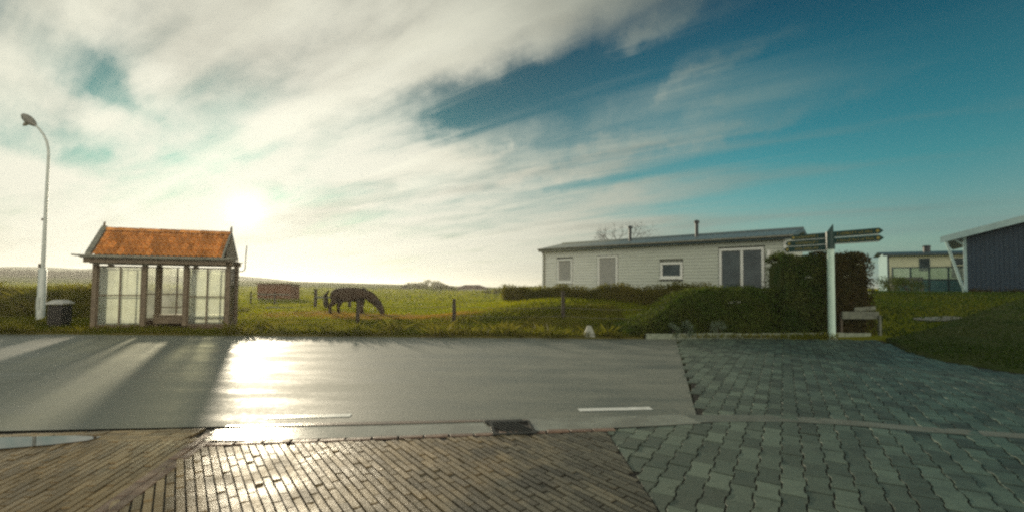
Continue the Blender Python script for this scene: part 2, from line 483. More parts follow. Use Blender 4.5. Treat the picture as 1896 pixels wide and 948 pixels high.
def thing(name, label, cat, loc=(0, 0, 0), rz=0.0, group=None):
    o = bpy.data.objects.new(name, None)
    o.empty_display_size = .2
    o.location = loc
    o.rotation_euler = (0, 0, rz)
    col_link(o)
    return tag(o, label, cat, group)


def kids(o):
    return [c for c in bpy.data.objects if c.parent == o]


def copy_tree(o, parent=None):
    c = o.copy()
    col.objects.link(c)
    c.parent = parent
    for ch in kids(o):
        copy_tree(ch, c)
    return c


class MB:
    def __init__(s):
        s.v, s.f, s.sm = [], [], []

    def add(s, vs, fs, smooth=False):
        b = len(s.v)
        s.v.extend([tuple(q) for q in vs])
        s.f.extend([tuple(b + i for i in f) for f in fs])
        s.sm.extend([smooth] * len(fs))
        return s

    def box(s, x0, x1, y0, y1, z0, z1, mtx=None):
        vs = [Vector(p) for p in ((x0, y0, z0), (x1, y0, z0), (x1, y1, z0), (x0, y1, z0), (x0, y0, z1), (x1, y0, z1), (x1, y1, z1), (x0, y1, z1))]
        if mtx is not None:
            vs = [mtx @ p for p in vs]
        return s.add(vs, [(0, 3, 2, 1), (4, 5, 6, 7), (0, 1, 5, 4), (1, 2, 6, 5), (2, 3, 7, 6), (3, 0, 4, 7)])

    def bbox(s, x0, x1, y0, y1, z0, z1, b=.008):
        """box with chamfered edges"""
        bm = bmesh.new()
        bmesh.ops.create_cube(bm, size=1)
        for v in bm.verts:
            v.co = Vector(((x0 + x1) / 2 + v.co.x * (x1 - x0), (y0 + y1) / 2 + v.co.y * (y1 - y0), (z0 + z1) / 2 + v.co.z * (z1 - z0)))
        b = min(b, .3 * min(x1 - x0, y1 - y0, z1 - z0))
        bmesh.ops.bevel(bm, geom=bm.edges[:], offset=b, segments=1, affect='EDGES')
        return s.bm(bm)

    def bm(s, bm, smooth=False):
        bm.verts.index_update()
        s.add([v.co.copy() for v in bm.verts], [[v.index for v in f.verts] for f in bm.faces], smooth)
        bm.free()
        return s

    def tube(s, pts, rs, n=10, caps=True, smooth=True):
        pts = [Vector(p) for p in pts]
        if not isinstance(rs, (list, tuple)):
            rs = [rs] * len(pts)
        rings = []
        ref = None
        for i, p in enumerate(pts):
            a = pts[min(i + 1, len(pts) - 1)] - pts[max(i - 1, 0)]
            a.normalize()
            if ref is None:
                ref = Vector((0, 0, 1)) if abs(a.z) < .9 else Vector((1, 0, 0))
            u = a.cross(ref).normalized()
            w = u.cross(a).normalized()
            ref = w
            rings.append([p + (u * math.cos(2 * math.pi * k / n) + w * math.sin(2 * math.pi * k / n)) * rs[i] for k in range(n)])
        vs = [q for r in rings for q in r]
        fs = []
        for i in range(len(pts) - 1):
            for k in range(n):
                a, b = i * n + k, i * n + (k + 1) % n
                fs.append((a, b, b + n, a + n))
        s.add(vs, fs, smooth)
        if caps:
            s.add(rings[0], [tuple(range(n))])
            s.add(rings[-1], [tuple(range(n - 1, -1, -1))])
        return s

    def prism(s, poly, z0, z1):
        n = len(poly)
        vs = [(x, y, z0) for x, y in poly] + [(x, y, z1) for x, y in poly]
        fs = [tuple(range(n - 1, -1, -1)), tuple(range(n, 2 * n))] + [(i, (i + 1) % n, n + (i + 1) % n, n + i) for i in range(n)]
        return s.add(vs, fs)

    def ell(s, c, r, n=12, m_=8, jit=0.0):
        vs, fs = [], []
        for i in range(m_ + 1):
            th = math.pi * i / m_
            for k in range(n):
                ph = 2 * math.pi * k / n
                j = 1 + R_.uniform(-jit, jit)
                vs.append((c[0] + r[0] * math.sin(th) * math.cos(ph) * j, c[1] + r[1] * math.sin(th) * math.sin(ph) * j, c[2] + r[2] * math.cos(th) * j))
        for i in range(m_):
            for k in range(n):
                a, b = i * n + k, i * n + (k + 1) % n
                fs.append((a, a + n, b + n, b))
        return s.add(vs, fs, True)

    def mesh(s, name, material):
        me = bpy.data.meshes.new(name)
        me.from_pydata(s.v, [], s.f)
        me.polygons.foreach_set('use_smooth', s.sm)
        if material:
            me.materials.append(M[material] if isinstance(material, str) else material)
        me.update()
        return me

    def build(s, name, material, parent=None, loc=None, rz=None):
        o = bpy.data.objects.new(name, s.mesh(name, material))
        col_link(o)
        o.parent = parent
        if loc is not None:
            o.location = loc
        if rz is not None:
            o.rotation_euler = (0, 0, rz)
        return o


def obj_of(name, me, parent=None, loc=(0, 0, 0), rot=(0, 0, 0)):
    o = bpy.data.objects.new(name, me)
    col_link(o)
    o.parent = parent
    o.location = loc
    o.rotation_euler = rot
    return o


def sstep(a, b, x):
    t = max(0.0, min(1.0, (x - a) / (b - a)))
    return t * t * (3 - 2 * t)


# ------------------------------------------------------------------ the ground
def road_far(x):
    return 13.73 + .0245 * x


def road_near(x):
    return 5.25 + .107 * x


LAWN = [(11.6, 14.25), (11.0, 13.4), (9.9, 11.6), (9.42, 10.3), (9.45, 8.9), (10.2, 7.3), (12.0, 5.6), (15.5, 3.6), (20.0, 1.5)]


def terr(x, y):
    """height of the land away from the roads"""
    h = 0.03
    # camp site rises to the right
    u = (x - 10.5) * .72 + (y - 12.5) * .69
    h += 1.42 * sstep(1.5, 12.5, u) * sstep(-6, 4, x - 6)
    # chalet terrace
    h += .95 * sstep(15.0, 20, y) * sstep(-5, 2.5, x) * sstep(46, 34, y) * (1 - sstep(2, 9, u))
    # the fields climb a little towards the dunes
    far = max(0.0, min(1.35, (y - 45) / 150.0))
    h += far * max(.55, .68 - x * .0142) * (1 if x < 0 else 1.0)
    h += sstep(14, 30, y) * (.05 * math.sin(x * .31 + y * .2) + .035 * math.sin(x * .83 - y * .57))
    return h


def paved(x, y):
    if y < road_far(x) + .15 and x < 9.3:
        return True
    for (x0, y0), (x1, y1) in zip(LAWN, LAWN[1:]):
        if y1 <= y <= y0:
            return x < x0 + (x1 - x0) * (y0 - y) / (y0 - y1) + .3
    return y < 1.5 and x < 20 or (y < 14.3 and x < 11.6)


def make_ground():
    ys = [-60, -30, -15, -8] + [-4 + i * 1.0 for i in range(14)] + [10 + i * .5 for i in range(62)] + [41 + i * 2 for i in range(15)]
    y = 74
    while y < 900:
        ys.append(y)
        y *= 1.09
    ys.append(1500)
    xs = [-30 + i * .75 for i in range(94)]
    x = 41.0
    while x < 700:
        xs.append(x)
        x *= 1.12
    xs.append(1200)
    x = -31.5
    left = []
    while x > -700:
        left.append(x)
        x *= 1.10
    xs = [-1200] + left[::-1] + xs
    mb = MB()
    vs = [(x, y, -.10 if paved(x, y) else terr(x, y)) for y in ys for x in xs]
    nx = len(xs)
    fs = [(j * nx + i, j * nx + i + 1, (j + 1) * nx + i + 1, (j + 1) * nx + i) for j in range(len(ys) - 1) for i in range(nx - 1)]
    mb.add(vs, fs, True)
    tag(mb.build('ground', 'soil'), kind='structure')


make_ground()


def strip_sheet(name, material, line, away, offs, zf, smooth=True):
    """a sheet that starts on a polyline and runs away from it"""
    mb = MB()
    n = len(offs)
    vs = []
    for (x, y) in line:
        for o in offs:
            px_, py_ = x + away[0] * o, y + away[1] * o
            vs.append((px_, py_, zf(px_, py_, o)))
    fs = [(i * n + k, i * n + k + 1, (i + 1) * n + k + 1, (i + 1) * n + k) for i in range(len(line) - 1) for k in range(n - 1)]
    mb.add(vs, fs, smooth)
    return tag(mb.build(name, material), kind='structure')


vline = [(x, road_far(x) + .03 * math.sin(x * 2.3) + .03 * math.sin(x * 5.1)) for x in [-60 + i * .5 for i in range(129)]]
strip_sheet('verge', 'verge', vline[::-1], (0, 1), [0, .04, .3, .8, 1.6, 2.6, 3.6],
            lambda x, y, o: -.02 if o == 0 else (.035 if o < .1 else max(.05, terr(x, y) + .02 + .02 * math.sin(x * 1.9 + y * 3)) - (.1 if o > 3.5 else 0)))
lw = []
for (a, b) in zip(LAWN, LAWN[1:]):
    for i in range(8):
        t_ = i / 8
        lw.append((a[0] + (b[0] - a[0]) * t_ + .05 * math.sin(i * 2.1 + a[0]), a[1] + (b[1] - a[1]) * t_))
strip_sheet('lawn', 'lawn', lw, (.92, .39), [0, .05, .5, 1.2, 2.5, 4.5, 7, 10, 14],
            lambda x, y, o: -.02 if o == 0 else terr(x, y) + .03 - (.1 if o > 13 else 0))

# ---- road
mb = MB()
XR = lambda y: 2.2 + (y - 5.5) * .33            # where asphalt gives way to block paving
n_ = 60
vs, fs = [], []
for i in range(n_ + 1):
    x = -60 + (62.2) * i / n_
    vs += [(x, road_near(x), 0), (x, road_far(x) + .12, 0)]
fs = [(2 * i, 2 * i + 2, 2 * i + 3, 2 * i + 1) for i in range(n_)]
mb.add(vs, fs)
mb.add([(2.2, road_near(2.2), 0), (XR(13.9), 13.95, 0), (2.2, road_far(2.2) + .12, 0)], [(0, 1, 2)])
tag(mb.build('road', 'asphalt'), kind='structure')


def ribbon(name, material, line, w, z, parent=None, kind='structure'):
    mb = MB()
    vs = []
    pts = [Vector((x, y, 0)) for x, y in line]
    for i, p in enumerate(pts):
        a = (pts[min(i + 1, len(pts) - 1)] - pts[max(i - 1, 0)]).normalized()
        nrm = Vector((-a.y, a.x, 0))
        ww = w[i] if isinstance(w, list) else w
        vs += [p + nrm * ww / 2 + Vector((0, 0, z)), p - nrm * ww / 2 + Vector((0, 0, z))]
    mb.add(vs, [(2 * i + 1, 2 * i + 3, 2 * i + 2, 2 * i) for i in range(len(pts) - 1)])
    o = mb.build(name, material, parent)
    return tag(o, kind=kind) if kind else o


road_o = bpy.data.objects['road']
for x0 in (-2.78 - 3.62 * 2, -2.78 - 3.62, -2.78, .84):
    ln = [(x0 + k * .31, 5.62 + .125 * (x0 + k * .31)) for k in range(4)]
    ribbon('lane_dash', 'paint', ln, .13, .004, road_o, None)

# ---- pavements: bedding, edge courses, bricks, blocks
BD = Vector((math.sin(rad(-36)), math.cos(rad(-36)), 0))      # long side of the bricks
BA = -36
ribbon('gutter', 'gutter', [(-3.02, 4.62), (-2.4, 4.69), (-1.6, 4.79), (-.8, 4.91), (0, 5.03), (.8, 5.15), (1.6, 5.28), (2.1, 5.37)],
       [.36, .40, .42, .44, .46, .44, .40, .38], .010)
ribbon('kerb_strip', 'kerb', [(2.1, 5.37), (2.6, 5.42), (3.2, 5.42), (3.8, 5.30), (4.5, 5.06), (5.4, 4.85), (6.6, 4.75)], [.30, .28, .26, .24, .22, .20, .18], .0085)
ribbon('silt_strip', 'clay_strip', [(-3.0, 4.90), (-2.2, 4.98), (-1.4, 5.06), (-.6, 5.155), (.2, 5.24)], [.04, .09, .10, .08, .03], .016)

mb = MB()
bed = [(-12, 3.97), (-3.05, 4.92), (-2.4, 4.58), (1.2, 5.06), (2.2, 5.49), (5.3, 14.1), (11.4, 14.15), (10.9, 13.4), (9.8, 11.6), (9.5, 10.3), (9.6, 8.9), (10.5, 7.3), (12.3, 5.6), (15.8, 3.6), (20.3, 1.4), (20, -3), (-12, -3)]
mb.add([(x, y, -.012) for x, y in bed], [tuple(range(len(bed) - 1, -1, -1))])
pave_bed = tag(mb.build('pavement', 'joint'), kind='structure')


def clip(poly, a, b):
    """keep the part of a convex polygon on the left of a->b"""
    out = []
    ax, ay, bx, by = *a, *b
    sd = lambda p: (bx - ax) * (p[1] - ay) - (by - ay) * (p[0] - ax)
    for i in range(len(poly)):
        p, q = poly[i], poly[(i + 1) % len(poly)]
        sp, sq = sd(p), sd(q)
        if sp >= 0:
            out.append(p)
        if (sp >= 0) != (sq >= 0):
            t = sp / (sp - sq)
            out.append((p[0] + (q[0] - p[0]) * t, p[1] + (q[1] - p[1]) * t))
    return out


def area(poly):
    return .5 * sum(p[0] * q[1] - q[0] * p[1] for p, q in zip(poly, poly[1:] + poly[:1]))


def stone_geo(poly, h=.034, ch=.0018, b=.0025, warp=0.0):
    """worn stone: flat top with a rounded arris"""
    cx = sum(p[0] for p in poly) / len(poly)
    cy = sum(p[1] for p in poly) / len(poly)
    n = len(poly)
    top = []
    for x, y in poly:
        dx, dy = cx - x, cy - y
        L = math.hypot(dx, dy) or 1
        top.append((x + dx / L * b, y + dy / L * b, h + R_.uniform(-warp, warp)))
    mid = [(x, y, h - ch) for x, y in poly]
    low = [(x, y, -.01) for x, y in poly]
    fs = [tuple(range(n))]
    for i in range(n):
        j = (i + 1) % n
        fs += [(n + i, n + j, j, i), (2 * n + i, 2 * n + j, n + j, n + i)]
    return top + mid + low, fs


def in_view(x, y):
    return y > 2.75 and abs(x) < 1.16 * y + .3


def lay(name, material, polys, parent, shared_key=None, limit=300, z0=0.0):
    """polys: list of (poly, whole?, centre, angle); nearest visible ones become parts, the rest one joined part"""
    vis = sorted([q for q in polys if in_view(*q[2])], key=lambda q: q[2][0] ** 2 + q[2][1] ** 2)
    single = set(id(q) for q in vis[:limit])
    rest = MB()
    shared = []
    for q in polys:
        poly, whole, c, ang, base = q
        dz = R_.gauss(0, .0022)
        tx, ty = R_.gauss(0, .011), R_.gauss(0, .011)
        if id(q) in single:
            if whole:
                if len(shared) < 6:
                    vs, fs = stone_geo([(x + R_.uniform(-.0015, .0015), y + R_.uniform(-.002, .002)) for x, y in base], warp=.0012)
                    shared.append(MB().add(vs, fs).mesh(name, material))
                    me = shared[-1]
                else:
                    me = R_.choice(shared)
                obj_of(name, me, parent, (c[0], c[1], z0 + dz), (tx, ty, ang + (math.pi if R_.random() < .5 else 0)))
            else:
                vs, fs = stone_geo([(x - c[0], y - c[1]) for x, y in poly], warp=.001)
                obj_of(name, MB().add(vs, fs).mesh(name, material), parent, (c[0], c[1], z0 + dz), (tx, ty, 0))
        else:
            vs, fs = stone_geo(poly, warp=.001)
            rest.add([(x, y, z + z0 + dz + (x - c[0]) * tx + (y - c[1]) * ty) for x, y, z in vs], fs)
    if rest.f:
        tag(rest.build(name, material, parent), kind='stuff')


def grid_bond(L, Wd, ang, region, zone, stag=.5, gap=.011, shape=None, org=(0, 0)):
    """running bond of L x Wd units whose long side points at azimuth ang, cut to a convex zone"""
    d = (math.sin(rad(ang)), math.cos(rad(ang)))
    e = (d[1], -d[0])
    x0, x1, y0, y1 = region
    R = max(abs(v) for v in region) * 1.6 + 2
    out = []
    rz = -rad(ang)
    hw, hl = Wd / 2 - gap / 2, L / 2 - gap / 2
    base = [(-hw, -hl), (hw, -hl), (hw, hl), (-hw, hl)] if shape is None else shape(hw, hl)
    ni, nj = int(R / Wd), int(R / L)
    for i in range(-ni, ni):
        for j in range(-nj, nj):
            a, b = i * Wd, (j + (stag * i) % 1.0 if stag != .5 else j + (.5 if i % 2 else 0)) * L + R_.uniform(-.006, .006)
            cx, cy = org[0] + e[0] * a + d[0] * b, org[1] + e[1] * a + d[1] * b
            if not (x0 - .3 < cx < x1 + .3 and y0 - .3 < cy < y1 + .3):
                continue
            poly = [(cx + e[0] * u + d[0] * v, cy + e[1] * u + d[1] * v) for u, v in base]
            full = poly
            if shape is None:
                for k in range(len(zone)):
                    poly = clip(poly, zone[k], zone[(k + 1) % len(zone)])
                    if len(poly) < 3:
                        break
                if len(poly) < 3 or area(poly) < .18 * L * Wd:
                    continue
                whole = area(poly) > .985 * area(full)
            else:
                sdok = True
                for k in range(len(zone)):
                    (ax, ay), (bx, by) = zone[k], zone[(k + 1) % len(zone)]
                    if (bx - ax) * (cy - ay) - (by - ay) * (cx - ax) < 0:
                        sdok = False
                        break
                if not sdok:
                    continue
                whole = True
            c = (sum(p[0] for p in poly) / len(poly), sum(p[1] for p in poly) / len(poly))
            if whole:
                c = (cx, cy)
            out.append((poly, whole, c, rz, base))
    return out


def course(p0, p1, L, Wd, gap=.006):
    """one line of bricks end to end"""
    p0, p1 = Vector((*p0, 0)), Vector((*p1, 0))
    d = (p1 - p0).normalized()
    ang = math.degrees(math.atan2(d.x, d.y))
    n = int((p1 - p0).length / L)
    hw, hl = Wd / 2 - gap / 2, L / 2 - gap / 2
    base = [(-hw, -hl), (hw, -hl), (hw, hl), (-hw, hl)]
    e = Vector((d.y, -d.x, 0))
    out = []
    for k in range(n):
        c = p0 + d * (k + .5) * L
        poly = [((c + e * u + d * v).x, (c + e * u + d * v).y) for u, v in base]
        out.append((poly, True, (c.x, c.y), -rad(ang), base))
    return out


brick_walk = tag(MB().add([(-12, -3, .003), (1.01, -3, .003), (1.01, 4.95, .003), (-2.85, 4.36, .003), (-12, 3.5, .003)], [(0, 1, 2, 3, 4)]).build('brick_pavement', 'joint'), kind='structure')
# ccw zones
zone_a = [(-2.62, 2.0), (.95, 2.0), (1.1, 4.84), (-2.74, 4.27)]
zone_a = [(-2.50, 2.0), (1.0, 2.0), (1.0, 4.86), (-2.90, 4.26)]
lay('paving_brick', 'brick', grid_bond(.262, .060, BA, (-3.2, 1.2, 2.0, 4.95), zone_a), brick_walk, limit=300, z0=-.022)
# border courses
dv = Vector((-.37, 1.74, 0)).normalized()
pe = Vector((dv.y, -dv.x, 0))
s0 = Vector((-2.70, 3.07, 0)) - dv * 1.2
ed = []
for q in (0.0, .078):
    a, b = s0 + pe * (q + .02), s0 + pe * (q + .02) + dv * (2.98 if q == 0 else 2.72)
    ed += course((a.x, a.y), (b.x, b.y), .235, .074)
ed += course((-2.84, 4.345), (1.12, 4.945), .25, .070)
lay('edging_brick', 'edge_brick', ed, brick_walk, z0=-.019)
# bricks on the other side of the border
zone_b = [(-8.5, 1.6), (-2.408, 1.6), (-3.03, 4.53), (-8.5, 3.74)]
lay('paving_brick', 'brick', grid_bond(.235, .062, -12, (-8.5, -2.3, 1.6, 4.7), zone_b), brick_walk, limit=0, z0=-.022)
lay('band_brick', 'brick', [q for k in range(5) for q in course((-8.6, 3.75 + .072 * k), (-3.12, 4.51 + .072 * k), .22, .068)], brick_walk, limit=90, z0=-.022)


def bone(hw, hl):
    """outline of an interlocking block, waisted along its long sides"""
    k = .11 * hw * 2
    return [(-hw - k / 2, -hl), (hw + k / 2, -hl), (hw + k / 2, -hl * .62), (hw - k / 2, -hl * .36), (hw - k / 2, hl * .36), (hw + k / 2, hl * .62),
            (hw + k / 2, hl), (-hw - k / 2, hl), (-hw - k / 2, hl * .62), (-hw + k / 2, hl * .36), (-hw + k / 2, -hl * .36), (-hw - k / 2, -hl * .62)]


block_bed = tag(MB().add([(1.02, -3, -.006), (20, -3, -.006), (20, 1.4, -.006), (12.2, 5.5, -.006), (9.45, 8.9, -.006), (9.4, 10.4, -.006), (11.3, 14.1, -.006), (5.2, 14.0, -.006), (2.2, 5.5, -.006), (1.02, 4.9, -.006)],
                         [tuple(range(10))]).build('block_pavement', 'joint'), kind='structure')
bp = []
allb = grid_bond(.325, .166, 30.6, (.9, 13.5, .8, 14.1), [(.9, .5), (14, .5), (14, 14.2), (.9, 14.2)], shape=bone, org=(3, 4), gap=.013)
for q in allb:
    x, y = q[2]
    poly = clip(q[0], (1.015, 9), (1.015, -9))
    if x > 9.3 - .4 and y > 8.0 and x > 9.3 + max(0, (y - 10) * .45):
        continue
    if y <= 8.9 and x > 9.6 + max(0, (8.6 - y) * 1.0):
        continue
    kerb_a, kerb_b = (1.0, road_near(1.0) - .42), (2.4, road_near(2.4) - .25)
    if x < 2.6 and y < road_near(x) - .08:
        poly = clip(poly, kerb_b, kerb_a) if poly else poly
    else:
        if y > road_far(x) + .35 or x < XR(y) + .05 + .05 * math.sin(y * 9):
            continue
    if len(poly) < 3 or area(poly) < .0025:
        continue
    whole = abs(area(poly) - area(q[0])) < 1e-6
    c = q[2] if whole else (sum(p[0] for p in poly) / len(poly), sum(p[1] for p in poly) / len(poly))
    bp.append((poly, whole, c, q[3], q[4]))
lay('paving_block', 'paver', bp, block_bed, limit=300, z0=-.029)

# puddles on the low side
mb = MB()
pp = [(-3.95, 4.50), (-4.25, 4.52), (-5.0, 4.43), (-6.0, 4.30), (-7.5, 4.1), (-7.6, 3.75), (-6.2, 3.95), (-5.2, 4.03), (-4.6, 4.12), (-4.2, 4.26), (-3.98, 4.38)]
mb.add([(x, y, .0225) for x, y in pp], [tuple(range(len(pp)))])
tag(mb.build('puddle', 'water'), kind='structure')

# drain grate
gr = thing('drain_grate', 'dark cast iron slotted drain grate set in the gutter at the road edge', 'drain', (.02, 4.93, .012), rad(8))
gr.scale = (.78, .85, 1)
mb = MB()
for (a, b, c_, d_) in ((-.29, .29, -.26, -.22), (-.29, .29, .22, .26), (-.29, -.25, -.22, .22), (.25, .29, -.22, .22)):
    mb.box(a, b, c_, d_, -.01, .014)
mb.build('frame', 'iron', gr)
MB().box(-.25, .25, -.22, .22, -.006, -.001).build('pit', 'mane', gr)
barm = MB()
sk = Matrix.Identity(4)
sk[0][1] = -.62
barm.bbox(-.018, .018, -.215, .215, -.001, .012, .003)
barm.v = [tuple(sk @ Vector(q)) for q in barm.v]
bme = barm.mesh('bar', 'iron')
for k in range(6):
    obj_of('bar', bme, gr, (-.19 + k * .075, 0, 0))
mb = MB()
mb.bbox(-.36, .20, .27, .35, -.01, .008, .002)
mb.build('inlet_kerb', 'iron', gr)


# ------------------------------------------------------------------ bus shelter
def make_shelter():
    Wd, D = 3.72, .82
    t = thing('bus_shelter', 'brown timber bus shelter with orange tiled roof and big dusty panes at the roadside', 'bus shelter', (-12.80, 14.08, .03), rad(15))
    t.scale = (.985, .985, .975)
    # footing walls
    for x0, x1 in ((-.05, 1.50), (2.56, Wd + .05)):
        MB().bbox(x0, x1, -.06, .10, -.10, .14, .01).build('plinth', 'plinth', t)
    MB().bbox(-.05, Wd + .05, D - .06, D + .06, -.10, .30, .01).build('plinth', 'plinth', t)
    for x in (0, Wd):
        MB().bbox(x - .05, x + .05, .11, D - .07, -.10, .22, .01).build('plinth', 'plinth', t)
    MB().bbox(-.1, Wd + .1, -.30, D + .1, -.12, .035, .01).build('floor_slab', 'concrete', t)
    post = MB().bbox(-.065, .065, -.065, .065, .14, 2.12, .008).mesh('post', 'shelter_wood')
    for x, y in ((.02, .02), (1.33, .02), (2.48, .02), (Wd - .02, .02), (.02, D), (1.39, D), (2.46, D), (Wd - .02, D)):
        obj_of('post', post, t, (x, y, 0))

    def win(x0, x1, y, z0, z1, zm, nx, side=False, parts=t, zmb=None):
        """framed window in the xz plane (or yz when side) with bars and one pane per opening"""
        w = .035
        f = MB()
        q = (lambda a0, a1, b0, b1, dd=.022: f.bbox(a0, a1, y - dd, y + dd, b0, b1, .004)) if not side else (lambda a0, a1, b0, b1, dd=.022: f.bbox(y - dd, y + dd, a0, a1, b0, b1, .004))
        q(x0, x1, z0, z0 + w * 1.4)
        q(x0, x1, z1 - w, z1)
        q(x0, x0 + w, z0 + w * 1.4, z1 - w)
        q(x1 - w, x1, z0 + w * 1.4, z1 - w)
        fo = f.build('window_frame', 'shelter_wood', parts)
        b = MB()
        f = b
        dx = (x1 - x0) / nx
        for k in range(1, nx):
            q(x0 + k * dx - .022, x0 + k * dx + .022, z0 + w * 1.4, z1 - w, .016)
        zs = [zm] + ([zmb] if zmb else [])
        for zz in zs:
            q(x0 + w, x1 - w, zz - .018, zz + .018, .0175)
        b.build('glazing_bar', 'shelter_wood', fo)
        zl = [z0 + w] + sorted(zs) + [z1 - w]
        for k in range(nx):
            for za, zb in zip(zl, zl[1:]):
                g = MB()
                f = g
                q(x0 + k * dx + .012, x0 + (k + 1) * dx - .012, za + .01, zb - .01, .003)
                g.build('pane', 'pane' if (y < .5 and not side) else 'rear_pane', fo)
    win(.085, 1.265, .02, .15, 2.06, 1.13, 2)
    win(2.545, Wd - .085, .02, .15, 2.04, 1.10, 2)
    win(.085, 1.325, D, .31, 2.08, 1.16, 3)
    win(1.455, 2.395, D, .31, 2.08, 1.16, 2, zmb=.72)
    win(2.525, Wd - .085, D, .31, 2.08, 1.16, 3)
    win(.10, D - .08, .02, .23, 2.06, 1.13, 2, True)
    win(.10, D - .08, Wd - .02, .23, 2.06, 1.13, 2, True)
    # bench along the back
    bn = MB()
    bn.bbox(1.46, 3.62, D - .52, D - .12, .44, .49, .008)
    bo = bn.build('bench_seat', 'shelter_wood', t)
    for x in (1.54, 2.46, 3.52):
        MB().bbox(x - .04, x + .04, D - .46, D - .16, .03, .438, .006).build('bench_leg', 'shelter_wood', bo)
    MB().bbox(1.48, 2.40, D - .50, D - .46, .20, .437, .004).build('bench_skirt', 'shelter_wood', bo)
    # beams
    MB().bbox(-.10, Wd + .10, -.09, .10, 2.125, 2.26, .01).build('lintel', 'shelter_wood', t)
    MB().bbox(-.10, Wd + .10, D - .08, D + .08, 2.125, 2.26, .01).build('lintel', 'shelter_wood', t)
    MB().bbox(.0, 1.52, -.135, -.092, 2.10, 2.17, .006).build('sign_rail', 'zinc', t)
    MB().bbox(-.16, Wd - .02, -.30, -.24, 2.14, 2.30, .008).build('fascia', 'shelter_wood', t)
    MB().box(-.14, Wd + .12, -.24, D + .2, 2.262, 2.285).build('ceiling', 'shelter_wood', t)
    # gutter
    gm = MB()
    prof = [(-.055, .05), (-.05, -.01), (-.025, -.045), (.025, -.045), (.05, -.01), (.055, .05), (.045, .05), (.04, -.005), (.02, -.035), (-.02, -.035), (-.04, -.005), (-.045, .05)]
    vs = [(-.20, -.365 + a, 2.33 + b) for a, b in prof] + [(Wd - .03, -.365 + a, 2.33 + b) for a, b in prof]
    gm.add(vs, [(i, (i + 1) % 12, 12 + (i + 1) % 12, 12 + i) for i in range(12)] + [tuple(range(11, -1, -1)), tuple(range(12, 24))])
    gu = gm.build('gutter', 'zinc', t)
    MB().tube([(-.20, -.365, 2.35), (-.42, -.365, 2.37)], [.032, .022], 8).build('spout', 'zinc', gu)
    MB().tube([(Wd - .03, -.365, 2.35), (Wd + .36, -.365, 2.39)], [.04, .012], 8).build('spout', 'zinc', gu)
    # roof: deck, tiles, barge boards, ridge
    ey, ez, ry, rz_ = -.34, 2.38, .41, 3.26
    sl = math.atan2(rz_ - ez, ry - ey)
    Ls = math.hypot(rz_ - ez, ry - ey)
    dk = MB()
    rx0, rx1 = .10, Wd - .12
    for s in (1, -1):
        yy = lambda v: v if s == 1 else 2 * ry - v
        a = [(rx0, yy(ey + .05), ez - .03), (rx1, yy(ey + .05), ez - .03), (rx1, ry, rz_ - .03), (rx0, ry, rz_ - .03)]
        dk.add(a + [(x, y, z - .04) for x, y, z in a], [(0, 1, 2, 3), (7, 6, 5, 4), (0, 4, 5, 1), (2, 6, 7, 3), (1, 5, 6, 2), (0, 3, 7, 4)])
    ro = dk.build('roof', 'shelter_wood', t)
    ncol, nrow = 23, 4
    tw, tl = (rx1 - rx0) / ncol, Ls / nrow
    ns = 8
    tm = MB()
    vs = []
    for r in (0, 1):
        for k in range(ns + 1):
            u = k / ns
            zz = .028 * math.cos(2 * math.pi * (u - .32)) + (.014 if u < .55 else 0)
            y0 = -.02 if r == 0 else tl * 1.06
            vs.append((u * tw * 1.04, y0, zz + (.045 if r == 0 else .012)))
    for k in range(ns + 1):
        v = vs[k]
        vs.append((v[0], v[1] + .004, v[2] - .026))
    fs = [(k, k + 1, ns + 2 + k, ns + 1 + k) for k in range(ns)] + [(2 * (ns + 1) + k, 2 * (ns + 1) + k + 1, k + 1, k) for k in range(ns)]
    tm.add(vs, fs, True)
    tme = tm.mesh('roof_tile', 'tile')
    for s in (1, -1):
        for c_ in range(ncol):
            for r in range(nrow):
                a = r * tl
                y = ey + a * math.cos(sl)
                z = ez + a * math.sin(sl)
                x = rx0 + c_ * tw
                if s == 1:
                    obj_of('roof_tile', tme, ro, (x, y, z + R_.uniform(0, .006)), (sl + R_.uniform(-.012, .012), 0, 0))
                else:
                    obj_of('roof_tile', tme, ro, (x + tw, 2 * ry - y, z + R_.uniform(0, .006)), (sl, 0, math.pi))
    rt = MB()
    for k in range(12):
        x0, x1 = rx0 + k * (rx1 - rx0) / 12, rx0 + (k + 1) * (rx1 - rx0) / 12 + .03
        prof = [(ry + .13 * math.cos(a), rz_ - .04 + .11 * math.sin(a) + .004 * (k % 2)) for a in [math.pi * i / 6 for i in range(7)]]
        vs = [(x0, y, z) for y, z in prof] + [(x1, y, z - .012) for y, z in prof]
        g = MB().add(vs, [(i + 1, i, 7 + i, 8 + i) for i in range(6)], True)
        g.build('ridge_tile', 'tile', ro)
    for xb, s in ((-.08, -1), (Wd - .12, 1)):
        bb = MB()
        wv = .15 if s == -1 else .04
        for d_ in (1, -1):
            yy = lambda v: v if d_ == 1 else 2 * ry - v
            a = [(xb, yy(ey - .03), ez - .06), (xb + wv, yy(ey - .03), ez - .06), (xb + wv, ry, rz_ - .02), (xb, ry, rz_ - .02)]
            a2 = [(x, y, z + .12) for x, y, z in a]
            bb.add(a + a2, [(0, 3, 2, 1), (4, 5, 6, 7), (0, 1, 5, 4), (1, 2, 6, 5), (2, 3, 7, 6), (3, 0, 4, 7)])
        bb.build('barge_board', 'zinc', t)
        gx = .0 if s == -1 else Wd - .10
